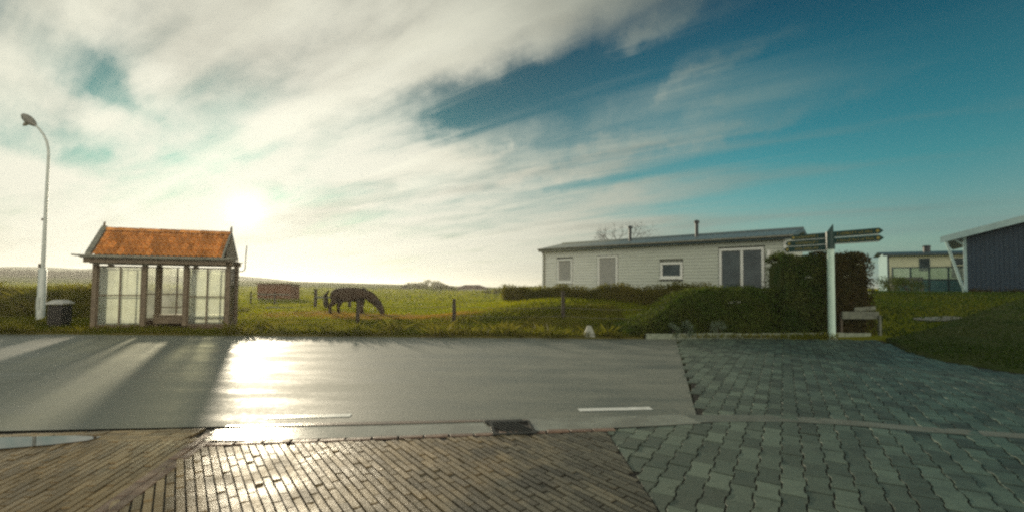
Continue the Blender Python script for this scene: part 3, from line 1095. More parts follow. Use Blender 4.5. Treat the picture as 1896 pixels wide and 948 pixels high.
        MB().add([(gx, -.05, 2.28), (gx, D + .05, 2.28), (gx, D + .05, 2.58), (gx, ry, 3.14), (gx, -.05, 2.52), (gx + .03, -.05, 2.28), (gx + .03, D + .05, 2.28), (gx + .03, D + .05, 2.58), (gx + .03, ry, 3.14), (gx + .03, -.05, 2.52)],
                 [(0, 1, 2, 3, 4), (9, 8, 7, 6, 5), (0, 5, 6, 1), (1, 6, 7, 2), (2, 7, 8, 3), (3, 8, 9, 4), (4, 9, 5, 0)]).build('gable_board', 'shelter_wood', t)
        fx = xb + wv / 2
        MB().tube([(fx, ry, rz_ + .06), (fx, ry, rz_ + .20), (fx + .02, ry, rz_ + .24)], [.04, .032, .012], 8).build('finial', 'shelter_wood', t)
    # bent tube on the corner post
    arc = [(Wd + .05, .0, 1.93), (Wd + .30, .0, 1.95)] + [(Wd + .36 + .11 * math.sin(a), 0, 2.06 - .11 * math.cos(a)) for a in [i * math.pi / 12 for i in range(7)]] + [(Wd + .48, 0, 2.45), (Wd + .50, 0, 2.82)]
    MB().tube(arc, .016, 8).build('bent_tube', 'wood_dark', t)


make_shelter()

# ------------------------------------------------------------------ street lamp
lp = thing('street_lamp', 'tall grey street lamp with curved arm beside the litter bin', 'street lamp', (-16.97, 16.6, .02))
MB().tube([(0, 0, -.3), (0, 0, .02), (0, 0, 1.95), (0, 0, 2.02)], [.125, .125, .115, .06], 16).build('base_tube', 'galv', lp)
MB().tube([(0, 0, 2.0), (0, 0, 4.5), (0, 0, 6.1)], [.062, .05, .042], 14).build('pole', 'galv', lp)
MB().tube([(0, 0, 6.08), (-.02, 0, 6.35), (-.09, 0, 6.62), (-.22, 0, 6.88), (-.40, 0, 7.10), (-.58, 0, 7.26)], [.041, .04, .038, .036, .034, .032], 12).build('arm', 'galv', lp)
hd = MB()
axis = Vector((-.62, 0, .50)).normalized()
hp = [Vector((-.52, 0, 7.20)) + axis * s for s in (0, .06, .18, .36, .52, .62, .66)]
hd.tube(hp, [.045, .075, .125, .15, .125, .075, .02], 14)
h_o = hd.build('lamp_head', 'lamp_head', lp)
lb = MB()
lb.ell((0, 0, 0), (.10, .24, .05), 12, 6)
bo = lb.build('bowl', 'lamp_bowl', h_o, (-.80, 0, 7.335))
bo.rotation_euler = (0, rad(40), rad(90))
bo.rotation_euler = (rad(-39), 0, rad(90))
MB().bbox(-.16, -.05, -.03, .03, 2.02, 2.16, .01).build('clamp', 'wood_dark', lp)
MB().bbox(-.13, -.045, -.03, .03, 3.72, 3.80, .01).build('clamp', 'wood_dark', lp)
MB().box(-.06, .06, -.128, -.117, .5, .95).build('hatch', 'galv', lp)

# ------------------------------------------------------------------ litter bin
lb = thing('litter_bin', 'dark slatted litter bin with a pale hooded lid between lamp and bus shelter', 'litter bin', (-14.24, 14.52, .03), rad(8))
lb.scale = (.80, .9, 1)
MB().bbox(-.22, .22, -.20, .20, .10, .74, .02).build('liner', 'mane', lb)
slat = MB().bbox(-.042, .042, -.012, .012, .07, .76, .004).mesh('slat', 'bin_body')
for k in range(5):
    for y in (-.225, .225):
        obj_of('slat', slat, lb, (-.20 + k * .10, y, 0))
for k in range(4):
    for x in (-.245, .245):
        obj_of('slat', slat, lb, (x, -.16 + k * .107, 0), (0, 0, math.pi / 2))
MB().bbox(-.15, .15, -.14, .14, -.05, .10, .01).build('foot', 'bin_body', lb)
ld = MB()
ld.prism([(-.30, -.26), (.30, -.26), (.30, .26), (-.30, .26)], .80, .84)
ld.add([(-.30, -.26, .84), (.30, -.26, .84), (.30, .26, .84), (-.30, .26, .84), (-.16, -.14, .93), (.16, -.14, .93), (.16, .14, .93), (-.16, .14, .93)],
       [(0, 1, 5, 4), (1, 2, 6, 5), (2, 3, 7, 6), (3, 0, 4, 7), (4, 5, 6, 7)])
lo = ld.build('lid', 'bin_lid', lb)
MB().bbox(.30, .38, -.08, .02, .83, .87, .006).build('hinge', 'bin_lid', lo)
for x, y in ((-.2, -.19), (.2, -.19), (.2, .19), (-.2, .19)):
    MB().box(x - .015, x + .015, y - .015, y + .015, .745, .80).build('stem', 'bin_body', lb)

# ------------------------------------------------------------------ signpost
sp = thing('signpost', 'pale green signpost with five dark green finger boards in front of the hedge', 'signpost', (9.98, 14.36, .0))
MB().tube([(0, 0, -.2), (0, 0, 2.86)], [.105, .10], 16).build('post', 'sign_post', sp)
MB().tube([(0, 0, 0), (0, 0, .05)], [.16, .15], 14).build('foot', 'concrete', sp)
mb = MB()
mb.tube([(0, 0, 2.80), (0, 0, 3.34)], [.125, .125], 14)
mb.add([(.125, .02, 3.34), (.02, -.125, 3.34), (-.15, -.05, 3.30), (-.05, .125, 3.32), (.10, 0, 3.60)], [(0, 1, 4), (1, 2, 4), (2, 3, 4), (3, 0, 4), (3, 2, 1, 0)])
mb.build('head', 'sign_green', sp)
fd = math.atan2(-.83, .56)


def finger(L, z, h, ang, nlet, sx):
    """one board with pointed end, pale lower edge and worn gold lettering on both faces"""
    mb = MB()
    pts = [(.10, z), (L - .10, z), (L, z + h * .5), (L - .10, z + h), (.10, z + h)]
    vs = [(x, -.018, q) for x, q in pts] + [(x, .018, q) for x, q in pts]
    mb.add(vs, [(0, 1, 2, 3, 4), (9, 8, 7, 6, 5)] + [(i, i + 5, (i + 1) % 5 + 5, (i + 1) % 5) for i in range(5)])
    o = mb.build('finger_board', 'sign_green', sp, rz=ang)
    MB().bbox(.12, L - .12, -.024, .024, z - .026, z - .002, .004).build('edge_strip', 'sign_edge', o)
    for sgn in (-1, 1):
        t = MB()
        y = sgn * .0195
        x = .20 if sx else .34
        for k in range(nlet):
            w = R_.choice((.022, .030, .036))
            hh = R_.choice((.055, .075, .075))
            z0 = z + h * .5 - .036
            style = R_.randrange(4)
            def st(a0, a1, b0, b1):
                t.box(x + a0, x + a1, min(y, y + sgn * .003), max(y, y + sgn * .003), z0 + b0, z0 + b1)
            st(0, .009, 0, hh)
            if style in (0, 2):
                st(.009, w, hh - .012, hh)
            if style in (1, 2):
                st(.009, w, 0, .012)
            if style in (0, 3):
                st(w - .009, w, .0 if style == 3 else .014, hh * .6)
            x += w + .018
            if R_.random() < .14:
                x += .03
            if x > L - .2:
                break
        tag(t.build('lettering', 'gold', o), kind='stuff')
        e = MB()
        e.tube([(L - .13, y, z + h * .5), (L - .13, y + sgn * .003, z + h * .5)], .045, 10, True, False)
        e.build('roundel', 'gold', o)
    return o


for z, L in ((3.17, 1.36), (2.96, 1.37)):
    finger(L, z, .17, fd, 17, True)
for z, L in ((3.16, 1.20), (2.97, 1.34), (2.78, 1.40)):
    finger(L, z, .165, fd + math.pi, 14, False)

# ------------------------------------------------------------------ edging, plank rail, marker stone
ex = Vector((7.59, 1.01, 0)).normalized()
ea = math.atan2(ex.y, ex.x)
ek = tag(MB().bbox(0, 7.62, 0, .10, -.10, .15, .01).build('edging_board', 'concrete', None, (4.05, 13.86, 0), ea), kind=None)
bpy.data.objects.remove(ek)
ek = thing('garden_edging', 'mossy low concrete edging along the foot of the hedges', 'edging', (4.05, 13.84, 0), ea)
eme = MB().bbox(0, .942, 0, .09, -.10, .16, .008).mesh('edging_slab', 'concrete')
for k in range(8):
    obj_of('edging_slab', eme, ek, (k * .95, R_.uniform(-.012, .012), R_.uniform(-.012, .012)), (0, R_.uniform(-.006, .006), R_.uniform(-.006, .006)))
pf = thing('plank_rail', 'broken grey plank rail with a short post against the brown hedge', 'rail', (10.62, 14.80, 0), ea)
MB().bbox(0, 1.34, -.02, .02, .60, .84, .008).build('plank', 'wood_grey', pf)
MB().bbox(.55, 1.33, .022, .055, .80, .93, .008).build('plank', 'wood_grey', pf).rotation_euler = (0, rad(-4), 0)
MB().bbox(1.26, 1.34, -.10, -.022, -.2, .72, .008).build('post', 'wood_grey', pf)
MB().bbox(-.02, .06, .024, .10, -.2, .80, .008).build('post', 'wood_dark', pf)
st = MB()
st.add([(-.16, -.14, -.02), (.16, -.14, -.02), (.16, .14, -.02), (-.16, .14, -.02), (-.14, -.12, .12), (.14, -.12, .12), (.14, .12, .12), (-.14, .12, .12), (-.05, -.05, .34), (.05, -.05, .34), (.05, .05, .34), (-.05, .05, .34)],
       [(0, 1, 5, 4), (1, 2, 6, 5), (2, 3, 7, 6), (3, 0, 4, 7), (4, 5, 9, 8), (5, 6, 10, 9), (6, 7, 11, 10), (7, 4, 8, 11), (8, 9, 10, 11)])
tag(st.build('marker_stone', 'marker', None, (2.36, 13.98, .03)), 'small pale pyramid-shaped marker stone on the far verge', 'marker stone')


# ------------------------------------------------------------------ vegetation
def leaf(mb, p, s, up=.4):
    """one folded leaf"""
    a = Vector((R_.gauss(0, 1), R_.gauss(0, 1), R_.gauss(0, 1) * .8 + up)).normalized()
    b = a.cross(Vector((R_.gauss(0, 1), R_.gauss(0, 1), R_.gauss(0, 1)))).normalized()
    p = Vector(p)
    l, w = s * R_.uniform(.7, 1.3), s * R_.uniform(.35, .6)
    mb.add([p - b * w, p + a * l * .5 + b * w * .1 - a * .2 * l, p + b * w, p + a * l], [(0, 1, 2, 3)])


def hedge(name, label, loc, rz, L, D, hf, leafmat, n, s, lump=.10, z0=0.0, group=None):
    t = thing(name, label, 'hedge', loc, rz, group)
    st = MB()
    k = max(3, int(L / .35))
    for i in range(k):
        x = (i + .5) * L / k + R_.uniform(-.08, .08)
        hh = hf(x) * .85
        pts = [(x, D / 2, z0 - .1), (x + R_.uniform(-.1, .1), D / 2 + R_.uniform(-.1, .1), z0 + hh * .5), (x + R_.uniform(-.2, .2), D / 2 + R_.uniform(-.2, .2), z0 + hh)]
        st.tube(pts, [.03, .022, .008], 5)
        for q in range(4):
            a = Vector(pts[1]).lerp(Vector(pts[2]), R_.random())
            st.tube([a, a + Vector((R_.uniform(-.25, .25), R_.uniform(-.45, .45) * D, R_.uniform(.05, .3)))], [.012, .004], 4)
    st.build('stem', 'twig', t)
    # dense inner mass
    core = MB()
    nx_, nz_ = max(4, int(L / .3)), 5
    vs = []
    for i in range(nx_ + 1):
        x = L * i / nx_
        x = min(max(x, .06), L - .06)
        h = hf(x) * .97 - .02
        for (yy, zz) in ((.28, 0.02), (.24, .5), (.25, .88), (.34, .96), (.66, .96), (.76, .88), (.78, .5), (.74, .02)):
            vs.append((x, D * yy + R_.uniform(-.05, .05), z0 + h * zz + R_.uniform(-.04, .02)))
    fs = [(i * 8 + k2, (i + 1) * 8 + k2, (i + 1) * 8 + k2 + 1, i * 8 + k2 + 1) for i in range(nx_) for k2 in range(7)] + [tuple(range(8)), tuple(range(nx_ * 8 + 7, nx_ * 8 - 1, -1))]
    core.add(vs, fs)
    core.build('inner_growth', leafmat, t)
    mb = MB()
    for _ in range(n):
        x = R_.uniform(0, L)
        h = hf(x)
        face = R_.random()
        w1 = lump * (math.sin(x * 3.1 + 1) + math.sin(x * 7.7) * .6)
        if face < .55:
            zz = R_.uniform(0.02, 1) ** .9
            y = (.02 if zz < .85 else .02 + (zz - .85) * 1.2) * D + abs(R_.gauss(0, .07)) + lump * (math.sin(zz * 7 + x * 2.3)) * .5
            p = (x, y, z0 + zz * h)
        elif face < .8:
            y = R_.uniform(.12, .88) * D
            p = (x, y, z0 + h * (1 - .10 * abs(y / D - .5) * 2) + w1 * .5 + R_.gauss(0, .05))
        elif face < .9:
            p = (x, D - abs(R_.gauss(0, .08)) - .05, z0 + R_.uniform(0, 1) * h)
        else:
            e = R_.choice((0, L))
            p = (e + (R_.uniform(.0, .16) if e == 0 else -R_.uniform(.0, .16)), R_.uniform(.1, .9) * D, z0 + R_.uniform(0, 1) * hf(min(max(e, .05), L - .05)) * .98)
        leaf(mb, p, s)
    mb.build('foliage', leafmat, t)
    return t


def flowers(parent, pts, n, s, spread):
    mb = MB()
    for p in pts:
        for _ in range(n):
            leaf(mb, (p[0] + R_.gauss(0, spread), p[1] + R_.uniform(-.1, .02), p[2] + R_.gauss(0, spread * .5)), s)
    mb.build('blossom', 'blossom', parent)


hb = hedge('beech_hedge', 'tall clipped brown beech hedge to the right behind the signpost', (10.15, 14.78, 0), ea, 1.76, 1.1, lambda x: 2.70 + .05 * math.sin(x * 6) + .03 * x, 'hedge_brown', 6500, .085, .06)
flowers(hb, [(1.15, .0, 2.36), (.6, .0, 1.98), (1.5, 0, 1.45)], 14, .035, .05)
hg = hedge('evergreen_hedge', 'tall dark green evergreen hedge between chalet and brown hedge', (8.72, 14.62, 0), ea, 1.52, 1.1, lambda x: 2.58 + .05 * math.sin(x * 5) + .05 * x, 'hedge_green', 6500, .085, .07)
flowers(hg, [(.75, .0, 1.92)], 22, .035, .05)
hl = hedge('low_hedge', 'long low green hedge sloping down towards the meadow in front of the chalet', (3.5, 14.02, 0), ea, 5.3, 1.7,
           lambda x: .16 + 1.38 * sstep(-.3, 2.9, x) + .03 * math.sin(x * 4.3), 'hedge_low', 14000, .075, .05)
flowers(hl, [(3.5, .05, 1.12), (3.7, .05, 1.10)], 16, .03, .05)
hedge('chalet_hedge', 'low brownish hedge along the foot of the beige chalet', (-.6, 23.9, 0), rad(-40.76), 10.4, .8, lambda x: .62 + .08 * math.sin(x * 2.2) + .05 * math.sin(x * 5.7) + .02 * x, 'scrub', 9000, .07, .05, z0=.84)


def shrub(name, label, loc, r, h, material, n, s, cat='shrub', group=None, stems=5, lobes=5):
    t = thing(name, label, cat, loc, 0, group)
    sm = MB()
    cs = []
    for k in range(stems):
        a = R_.uniform(0, 6.28)
        e = Vector((math.cos(a) * r * R_.uniform(.3, .8), math.sin(a) * r * R_.uniform(.3, .8), h * R_.uniform(.6, .95)))
        sm.tube([(R_.uniform(-.05, .05) * r, R_.uniform(-.05, .05) * r, -.1), e * .5 + Vector((0, 0, h * .08)), e], [.03 * h, .018 * h, .006 * h], 5)
        cs.append(e)
    sm.build('stem', 'twig', t)
    mb = MB()
    for k in range(lobes):
        a = R_.uniform(0, 6.28)
        cs.append(Vector((math.cos(a) * r * .55, math.sin(a) * r * .55, h * R_.uniform(.2, .7))))
    for _ in range(n):
        c = R_.choice(cs)
        q = Vector((R_.gauss(0, 1), R_.gauss(0, 1), R_.gauss(0, 1)))
        q = q.normalized() * (R_.random() ** .5)
        p = c + Vector((q.x * r * .5, q.y * r * .5, q.z * h * .3))
        if p.z < 0:
            p.z = -p.z * .4
        leaf(mb, p, s)
    mb.build('foliage', material, t)
    return t


for (x, y, lab, r, h) in ((4.95, 14.06, 'pale grey-green bush at the foot of the low hedge, leftmost of three', .22, .42),
                          (5.45, 14.10, 'pale grey-green bush at the foot of the low hedge, middle of three', .26, .46),
                          (6.35, 14.2, 'pale grey-green bush at the foot of the low hedge, rightmost of three', .24, .50)):
    shrub('lavender_bush', lab, (x, y, .02), r, h, 'silver_leaf', 420, .05, 'bush', 'pale bushes before the low hedge', 4, 3)


def blades(name, material, pts, h, w, lean=.5, flat=False, kind='stuff'):
    mb = MB()
    V, F = mb.v, mb.f
    for (x, y, z, s) in pts:
        a = R_.uniform(0, 6.283)
        ca_, sa_ = math.cos(a), math.sin(a)
        hh, ww = h * s * R_.uniform(.6, 1.3), w * s
        lx, ly = R_.gauss(0, lean) * hh, R_.gauss(0, lean) * hh
        if flat:
            hh_z = hh * R_.uniform(.02, .14)
            lx, ly = sa_ * hh, -ca_ * hh
        else:
            hh_z = hh
        b = len(V)
        V += [(x - ca_ * ww, y - sa_ * ww, z - .01), (x + ca_ * ww, y + sa_ * ww, z - .01), (x + ca_ * ww * .55 + lx * .45, y + sa_ * ww * .55 + ly * .45, z + hh_z * .62), (x + lx, y + ly, z + hh_z)]
        F += [(b, b + 1, b + 2, b + 3)]
    mb.sm = [False] * len(F)
    return tag(mb.build(name, material), kind=kind)


def scatter(n, y0, y1, xf, power=1.0, ok=None):
    out = []
    while len(out) < n:
        u = R_.random()
        y = 1 / ((1 - u) / y0 + u / y1) if power else y0 + (y1 - y0) * u
        xa, xb = xf(y)
        x = R_.uniform(xa, xb)
        if ok and not ok(x, y):
            continue
        out.append((x, y))
    return out


# roadside verge
P = []
for x, y in scatter(52000, 13.2, 18.5, lambda y: (-23, 10), 0, lambda x, y: y > road_far(x) + .04 + R_.random() ** 2 * .1 and not (x > 4.2 and y > 13.9 + (x - 4) * .13) and not (-14.0 < x < -8.6 and 14.5 < y < 16.7)):
    cl = .5 + .5 * math.sin(x * .8 + 1.2 * math.sin(y * 1.7)) * math.sin(y * 2.1 + x * .3)
    P.append((x, y, max(.045, terr(x, y) + .01), .45 + .55 * R_.random() * (.5 + cl)))
blades('verge_grass', 'grass', P, .17, .011, .55)
P = []
for _ in range(230):
    x0 = R_.uniform(-22, 9)
    y0 = road_far(x0) + .02 + R_.random() ** 1.6 * 1.6
    if -13.4 < x0 < -8.6 or x0 > 3.4:
        continue
    big = R_.uniform(.5, 1.5)
    for k in range(34):
        P.append((x0 + R_.gauss(0, .11 * big), y0 + R_.gauss(0, .07 * big), .04, big * R_.uniform(.5, 1.2)))
blades('verge_tufts', 'scrub', P, .24, .010, .6)
# meadow
P = []
for x, y in scatter(95000, 17.5, 120, lambda y: (-1.25 * y - 3, .85 * y * 1.2 + 2), 1, lambda x, y: not (x > 3.0 and y < 40 and x > 6.5 - (y - 17) * .5)):
    s = (y / 20) ** .8
    cl = .5 + .5 * math.sin(x * .5 + 1.5 * math.sin(y * .6))
    P.append((x, y, terr(x, y), s * (.5 + .5 * R_.random() + .3 * cl)))
blades('meadow_grass', 'field_grass', P, .12, .022, .6)
# camp-site lawn
P = []


def on_lawn(x, y):
    for (x0, y0), (x1, y1) in zip(LAWN, LAWN[1:]):
        if y1 <= y <= y0:
            return x > x0 + (x1 - x0) * (y0 - y) / (y0 - y1) + .04 + .12 * R_.random() ** 2
    return y > 14.25 and x > 12.1
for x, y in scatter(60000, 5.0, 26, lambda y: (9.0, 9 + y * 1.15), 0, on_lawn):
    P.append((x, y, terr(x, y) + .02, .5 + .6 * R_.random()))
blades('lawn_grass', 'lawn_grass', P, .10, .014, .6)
# trampled straw by the horses
P = []
for _ in range(15000):
    t_ = R_.random()
    x = -11.0 + 9.2 * t_ + R_.gauss(0, .5)
    y = 22.6 - 3.6 * t_ + R_.gauss(0, 1.1 * (1 - .5 * t_))
    if math.sin(x * 1.7 + y) + math.sin(y * 3.1 - x * .6) > -.5:
        P.append((x, y, terr(x, y) + .05 + R_.random() * .05, .6 + .7 * R_.random()))
blades('straw', 'straw', P, .34, .022, .5, True)

# overgrown bank behind the bin and the shelter
bk = MB()
nxb, nyb = 44, 9
vs = []
for i in range(nxb + 1):
    x = -40 + i * .66
    hh = (1.08 + .10 * math.sin(x * .9) + .07 * math.sin(x * 2.3)) * sstep(-13.4, -16.0, x)
    if -18 < x < -14:
        hh += .08
    for j in range(nyb + 1):
        v = j / nyb
        y = 18.2 + v * 8 + .3 * math.sin(x * .7)
        vs.append((x, y, terr(x, y) - .05 + hh * math.sin(math.pi * min(1, v * 1.15 if v < .87 else 1)) ** .8))
bk.add(vs, [(i * (nyb + 1) + j, (i + 1) * (nyb + 1) + j, (i + 1) * (nyb + 1) + j + 1, i * (nyb + 1) + j + 1) for i in range(nxb) for j in range(nyb)], True)
tag(bk.build('bank', 'verge'), kind='structure')
P = []
mbs = MB()
for _ in range(26000):
    i = R_.uniform(0, 29)
    x = -40 + i
    if x > -13.5:
        continue
    v = R_.random() ** 1.3
    y = 18.2 + v * 6 + .3 * math.sin(x * .7)
    hh = (1.08 + .10 * math.sin(x * .9) + .07 * math.sin(x * 2.3)) * sstep(-13.4, -16.0, x) + (.08 if -18 < x < -14 else 0)
    z = terr(x, y) - .05 + hh * math.sin(math.pi * min(1, v * .75 * 1.15)) ** .8
    q = .5 + .5 * math.sin(x * 1.3 + 2 * math.sin(v * 6))
    P.append((x, y, z, .5 + .8 * R_.random() * (.4 + q)))
blades('bank_scrub', 'scrub', P, .30, .022, .7)


# ------------------------------------------------------------------ fences
fn = thing('wire_fence', 'sagging wire fence on dark round posts between verge and meadow', 'fence', (0, 0, 0))
fposts = [(-5.63, 16.86, .92), (-2.12, 17.06, .92), (1.92, 17.08, 1.02), (-9.4, 16.9, .9), (-19.0, 17.6, .9)]
for x, y, h in fposts[:3]:
    z = terr(x, y)
    k = R_.uniform(-.03, .03)
    MB().tube([(x, y, z - .3), (x + k * .5, y, z + h * .5), (x + k, y, z + h)], [.07, .068, .06], 9).build('post', 'post_wood', fn)
for hz in (.42, .74):
    pts = []
    for (xa, ya, ha), (xb, yb, hb_) in (((-5.63, 16.86, 0), (-2.12, 17.06, 0)), ((-2.12, 17.06, 0), (1.92, 17.08, 0)), ((1.92, 17.08, 0), (5.2, 16.6, 0))):
        for k in range(8):
            t_ = k / 8
            pts.append((xa + (xb - xa) * t_, ya + (yb - ya) * t_ - .07, .05 + hz - .06 * math.sin(math.pi * t_)))
    MB().tube(pts, .007, 5).build('wire', 'wire', fn)
rf = thing('paddock_rail', 'two dark posts with a pale rail behind the rump of the horse', 'rail', (0, 0, 0))
for x, y in ((-12.2, 28.6), (-10.0, 28.4)):
    MB().tube([(x, y, -.2), (x, y, terr(x, y) + 1.25)], [.11, .10], 8).build('post', 'post_wood', rf)
MB().bbox(-12.1, -10.1, 28.42, 28.47, .72, .84, .01).build('rail', 'wood_grey', rf)
ff = thing('field_fence', 'short run of thin grey field posts and rails near the red-brown hut', 'fence', (0, 0, 0))
fp = [(-19.0, 33.5), (-17.0, 33.0)]
for x, y in fp:
    MB().tube([(x, y, -.2), (x, y, terr(x, y) + .95)], [.06, .05], 7).build('post', 'post_wood', ff)
for hz in (.45, .8):
    MB().tube([(-19.0, 33.44, hz + terr(-19, 33.5)), (-17.0, 32.94, hz + terr(-17, 33))], .02, 6).build('rail', 'wood_grey', ff)
lg = MB().tube([(-14.9, 28.0, .12), (-12.6, 28.3, .10)], [.07, .05], 8)
tag(lg.build('fallen_pole', 'wood_grey'), 'grey pole lying in the meadow grass left of the horse', 'pole')


# ------------------------------------------------------------------ horses
def skin_mesh(name, nodes, edges, material, parent, sub=2):
    me = bpy.data.meshes.new(name)
    me.from_pydata([n[0] for n in nodes], edges, [])
    me.materials.append(M[material])
    o = bpy.data.objects.new(name, me)
    col_link(o)
    o.parent = parent
    md = o.modifiers.new('skin', 'SKIN')
    md.use_smooth_shade = True
    if not me.skin_vertices:
        bm = bmesh.new()
        bm.from_mesh(me)
        bm.verts.layers.skin.verify()
        bm.to_mesh(me)
        bm.free()
    for i, n in enumerate(nodes):
        sv = me.skin_vertices[0].data[i]
        sv.radius = n[1]
        sv.use_root = (i == 0)
    sd = o.modifiers.new('subdivision', 'SUBSURF')
    sd.levels = sd.render_levels = sub
    return o


def horse(label, loc, rz, coat, step=0.0):
    t = thing('horse', label, 'horse', loc, rz)
    N, E = [], []

    def nd(p, rx, ry=None, par=None):
        N.append((p, (rx, ry or rx)))
        if par is not None:
            E.append((par, len(N) - 1))
        return len(N) - 1
    t.scale = (1.25, 1.25, 1.05)
    pel = nd((-.50, 0, 1.10), .29, .27)
    rump = nd((-.72, 0, 1.10), .20, .21, pel)
    mid = nd((-.08, 0, 1.01), .33, .36, pel)
    ch = nd((.36, 0, 1.04), .30, .32, mid)
    br = nd((.58, 0, 1.06), .22, .22, ch)
    n1 = nd((.80, 0, .94), .19, .25, br)
    n2 = nd((1.02, 0, .71), .14, .20, n1)
    po = nd((1.19, 0, .50), .12, .15, n2)
    hd_ = nd((1.27, 0, .31), .10, .13, po)
    nd((1.33, 0, .13), .075, .085, hd_)
    nd((1.35, 0, .07), .045, .05, len(N) - 1)
    for s, k in ((1, 1), (-1, -1)):
        d = .10 * k + step
        a = nd((-.58, .15 * s, .86), .16, .17, pel)
        b = nd((-.50 + d * .5, .15 * s, .66), .13, .15, a)
        c = nd((-.68 + d, .15 * s, .46), .075, .08, b)
        e = nd((-.64 + d, .15 * s, .15), .056, .06, c)
        nd((-.60 + d, .15 * s, .03), .06, .06, e)
        d = .12 * -k
        a = nd((.46, .15 * s, .80), .13, .14, ch)
        b = nd((.47 + d * .5, .14 * s, .44), .08, .085, a)
        c = nd((.47 + d, .14 * s, .15), .056, .06, b)
        nd((.51 + d, .14 * s, .03), .06, .06, c)
    skin_mesh('body', N, E, coat, t)
    tl = MB()
    for k in range(26):
        y = R_.gauss(0, .03)
        tl.tube([(-.86 + R_.gauss(0, .01), y * .5, 1.16), (-.97 + R_.gauss(0, .02), y, .95), (-.95 + R_.gauss(0, .03), y * 1.6, .6), (-.92 + R_.gauss(0, .04), y * 2, .36)], [.022, .024, .018, .004], 5)
    tl.build('tail', 'mane', t)
    mn = MB()
    for k in range(40):
        u = k / 39
        b = Vector((.50, 0, 1.33)).lerp(Vector((1.22, 0, .66)), u) + Vector((R_.gauss(0, .01), 0, .05 * math.sin(u * 3.1)))
        sd = -1 if k % 4 else 1
        mn.tube([b, b + Vector((.04, sd * .09, -.03)), b + Vector((-.02, sd * .15, -.20 + R_.gauss(0, .03)))], [.02, .02, .004], 5)
    mn.build('mane', 'mane', t)
    for s in (1, -1):
        MB().tube([(1.18, .06 * s, .60), (1.16, .085 * s, .68), (1.15, .09 * s, .74)], [.03, .028, .006], 7).build('ear', coat, t)
        MB().ell((1.265, .085 * s, .42), (.018, .012, .018), 8, 6).build('eye', 'mane', t)
    return t


horse('dark brown horse grazing with its head down in the meadow', (-7.82, 22.2, .03), rad(-5), 'horse_dark', .05)

# ------------------------------------------------------------------ far things in the meadow
ht = thing('field_hut', 'small red-brown timber hut in the meadow beside the bus shelter', 'hut', (-22.6, 44.6, terr(-22.6, 44.6)), rad(2))
ww, hh = 3.1, 1.55
bdm = MB().bbox(-.095, .095, -.02, .02, 0, hh, .005).mesh('board', 'hut')
for k in range(16):
    obj_of('board', bdm, ht, (-ww / 2 + .1 + k * (ww - .2) / 15, -1.0 + R_.uniform(-.008, .008), 0))
MB().box(-ww / 2, ww / 2, -.97, 1.0, 0, hh - .18).build('wall', 'hut', ht)
rfm = MB()
rfm.add([(-1.68, -1.15, hh - .01), (1.68, -1.15, hh - .01), (1.68, 1.15, hh - .16), (-1.68, 1.15, hh - .16), (-1.68, -1.15, hh + .05), (1.68, -1.15, hh + .05), (1.68, 1.15, hh - .10), (-1.68, 1.15, hh - .10)],
        [(3, 2, 1, 0), (4, 5, 6, 7), (0, 1, 5, 4), (1, 2, 6, 5), (2, 3, 7, 6), (3, 0, 4, 7)])
rfm.build('roof', 'hut_roof', ht)
MB().bbox(-1.45, 1.5, -1.10, -1.03, .50, .60, .01).build('rail', 'wood_grey', ht)

bt = thing('barn', 'low far barn with dull red roof on the meadow edge', 'barn', (-11.9, 140, terr(-11.9, 140) - .1), rad(4))
MB().box(-4.2, 4.2, -3, 3, 0, .75).build('wall', 'sheet', bt)
rm = MB()
prof = [(-5.0, .6), (-4.0, 1.2), (-2.2, 1.75), (2.0, 1.8), (4.0, 1.15), (5.0, .6)]
for (a, b) in zip(prof, prof[1:]):
    rm.add([(a[0], -3.4, a[1]), (b[0], -3.4, b[1]), (b[0], 3.4, b[1]), (a[0], 3.4, a[1])], [(0, 1, 2, 3)])
rm.add([(x, -3.4, z) for x, z in prof], [tuple(range(5, -1, -1))])
rm.add([(x, 3.4, z) for x, z in prof], [tuple(range(6))])
rm.build('roof', 'barn_roof', bt)

tw = MB().ell((0, 0, .25), (1.4, .9, .55), 16, 8, .10)
tag(tw.build('covered_heap', 'sheet', None, (2.3, 70, terr(2.3, 70) + .05)), 'pale covered heap low in the far meadow left of the chalet', 'heap')

bank_shrubs = [(-30.5, 1.2, 1.6), (-28.6, 1.9, 2.1), (-26.4, 2.0, 2.4), (-24.0, 2.1, 2.9), (-22.0, 1.9, 2.6), (-19.8, 1.9, 2.5), (-17.6, 1.5, 1.7)]
far_lab = ['leftmost low bush of the far clump beyond the horse', 'second bush from the left in the far clump beyond the horse', 'third bush from the left in the far clump beyond the horse',
           'tallest middle bush of the far clump beyond the horse', 'third bush from the right in the far clump beyond the horse', 'second bush from the right in the far clump beyond the horse', 'rightmost low bush of the far clump beyond the horse']
for (x, r, h), lab in zip(bank_shrubs, far_lab):
    shrub('bush', lab, (x, 130, terr(x, 130) - .05), r, h * .85, 'scrub', 700, .26, 'bush', 'bushes on the meadow horizon', 4, 4)
for i, (x, y, r, h, lab) in enumerate(((-1.6, 78, .9, 1.9, 'small lone tree standing up from the far hedge by the barn'), (-2.9, 80, 1.0, .9, 'low far bush just left of the lone tree'), (-4.6, 84, 1.1, .7, 'lowest far bush right of the barn'),
                                      (.2, 74, 1.4, 1.0, 'far bush just right of the lone tree'), (2.4, 73, 1.6, 1.3, 'broad far bush behind the pale heap'), (4.6, 66, 1.6, 1.3, 'far bush half hidden by the corner of the chalet'))):
    shrub('bush', lab, (x, y, terr(x, y) - .05), r, h, 'scrub', 700, .14, 'bush', 'bushes on the meadow horizon', 4, 4)

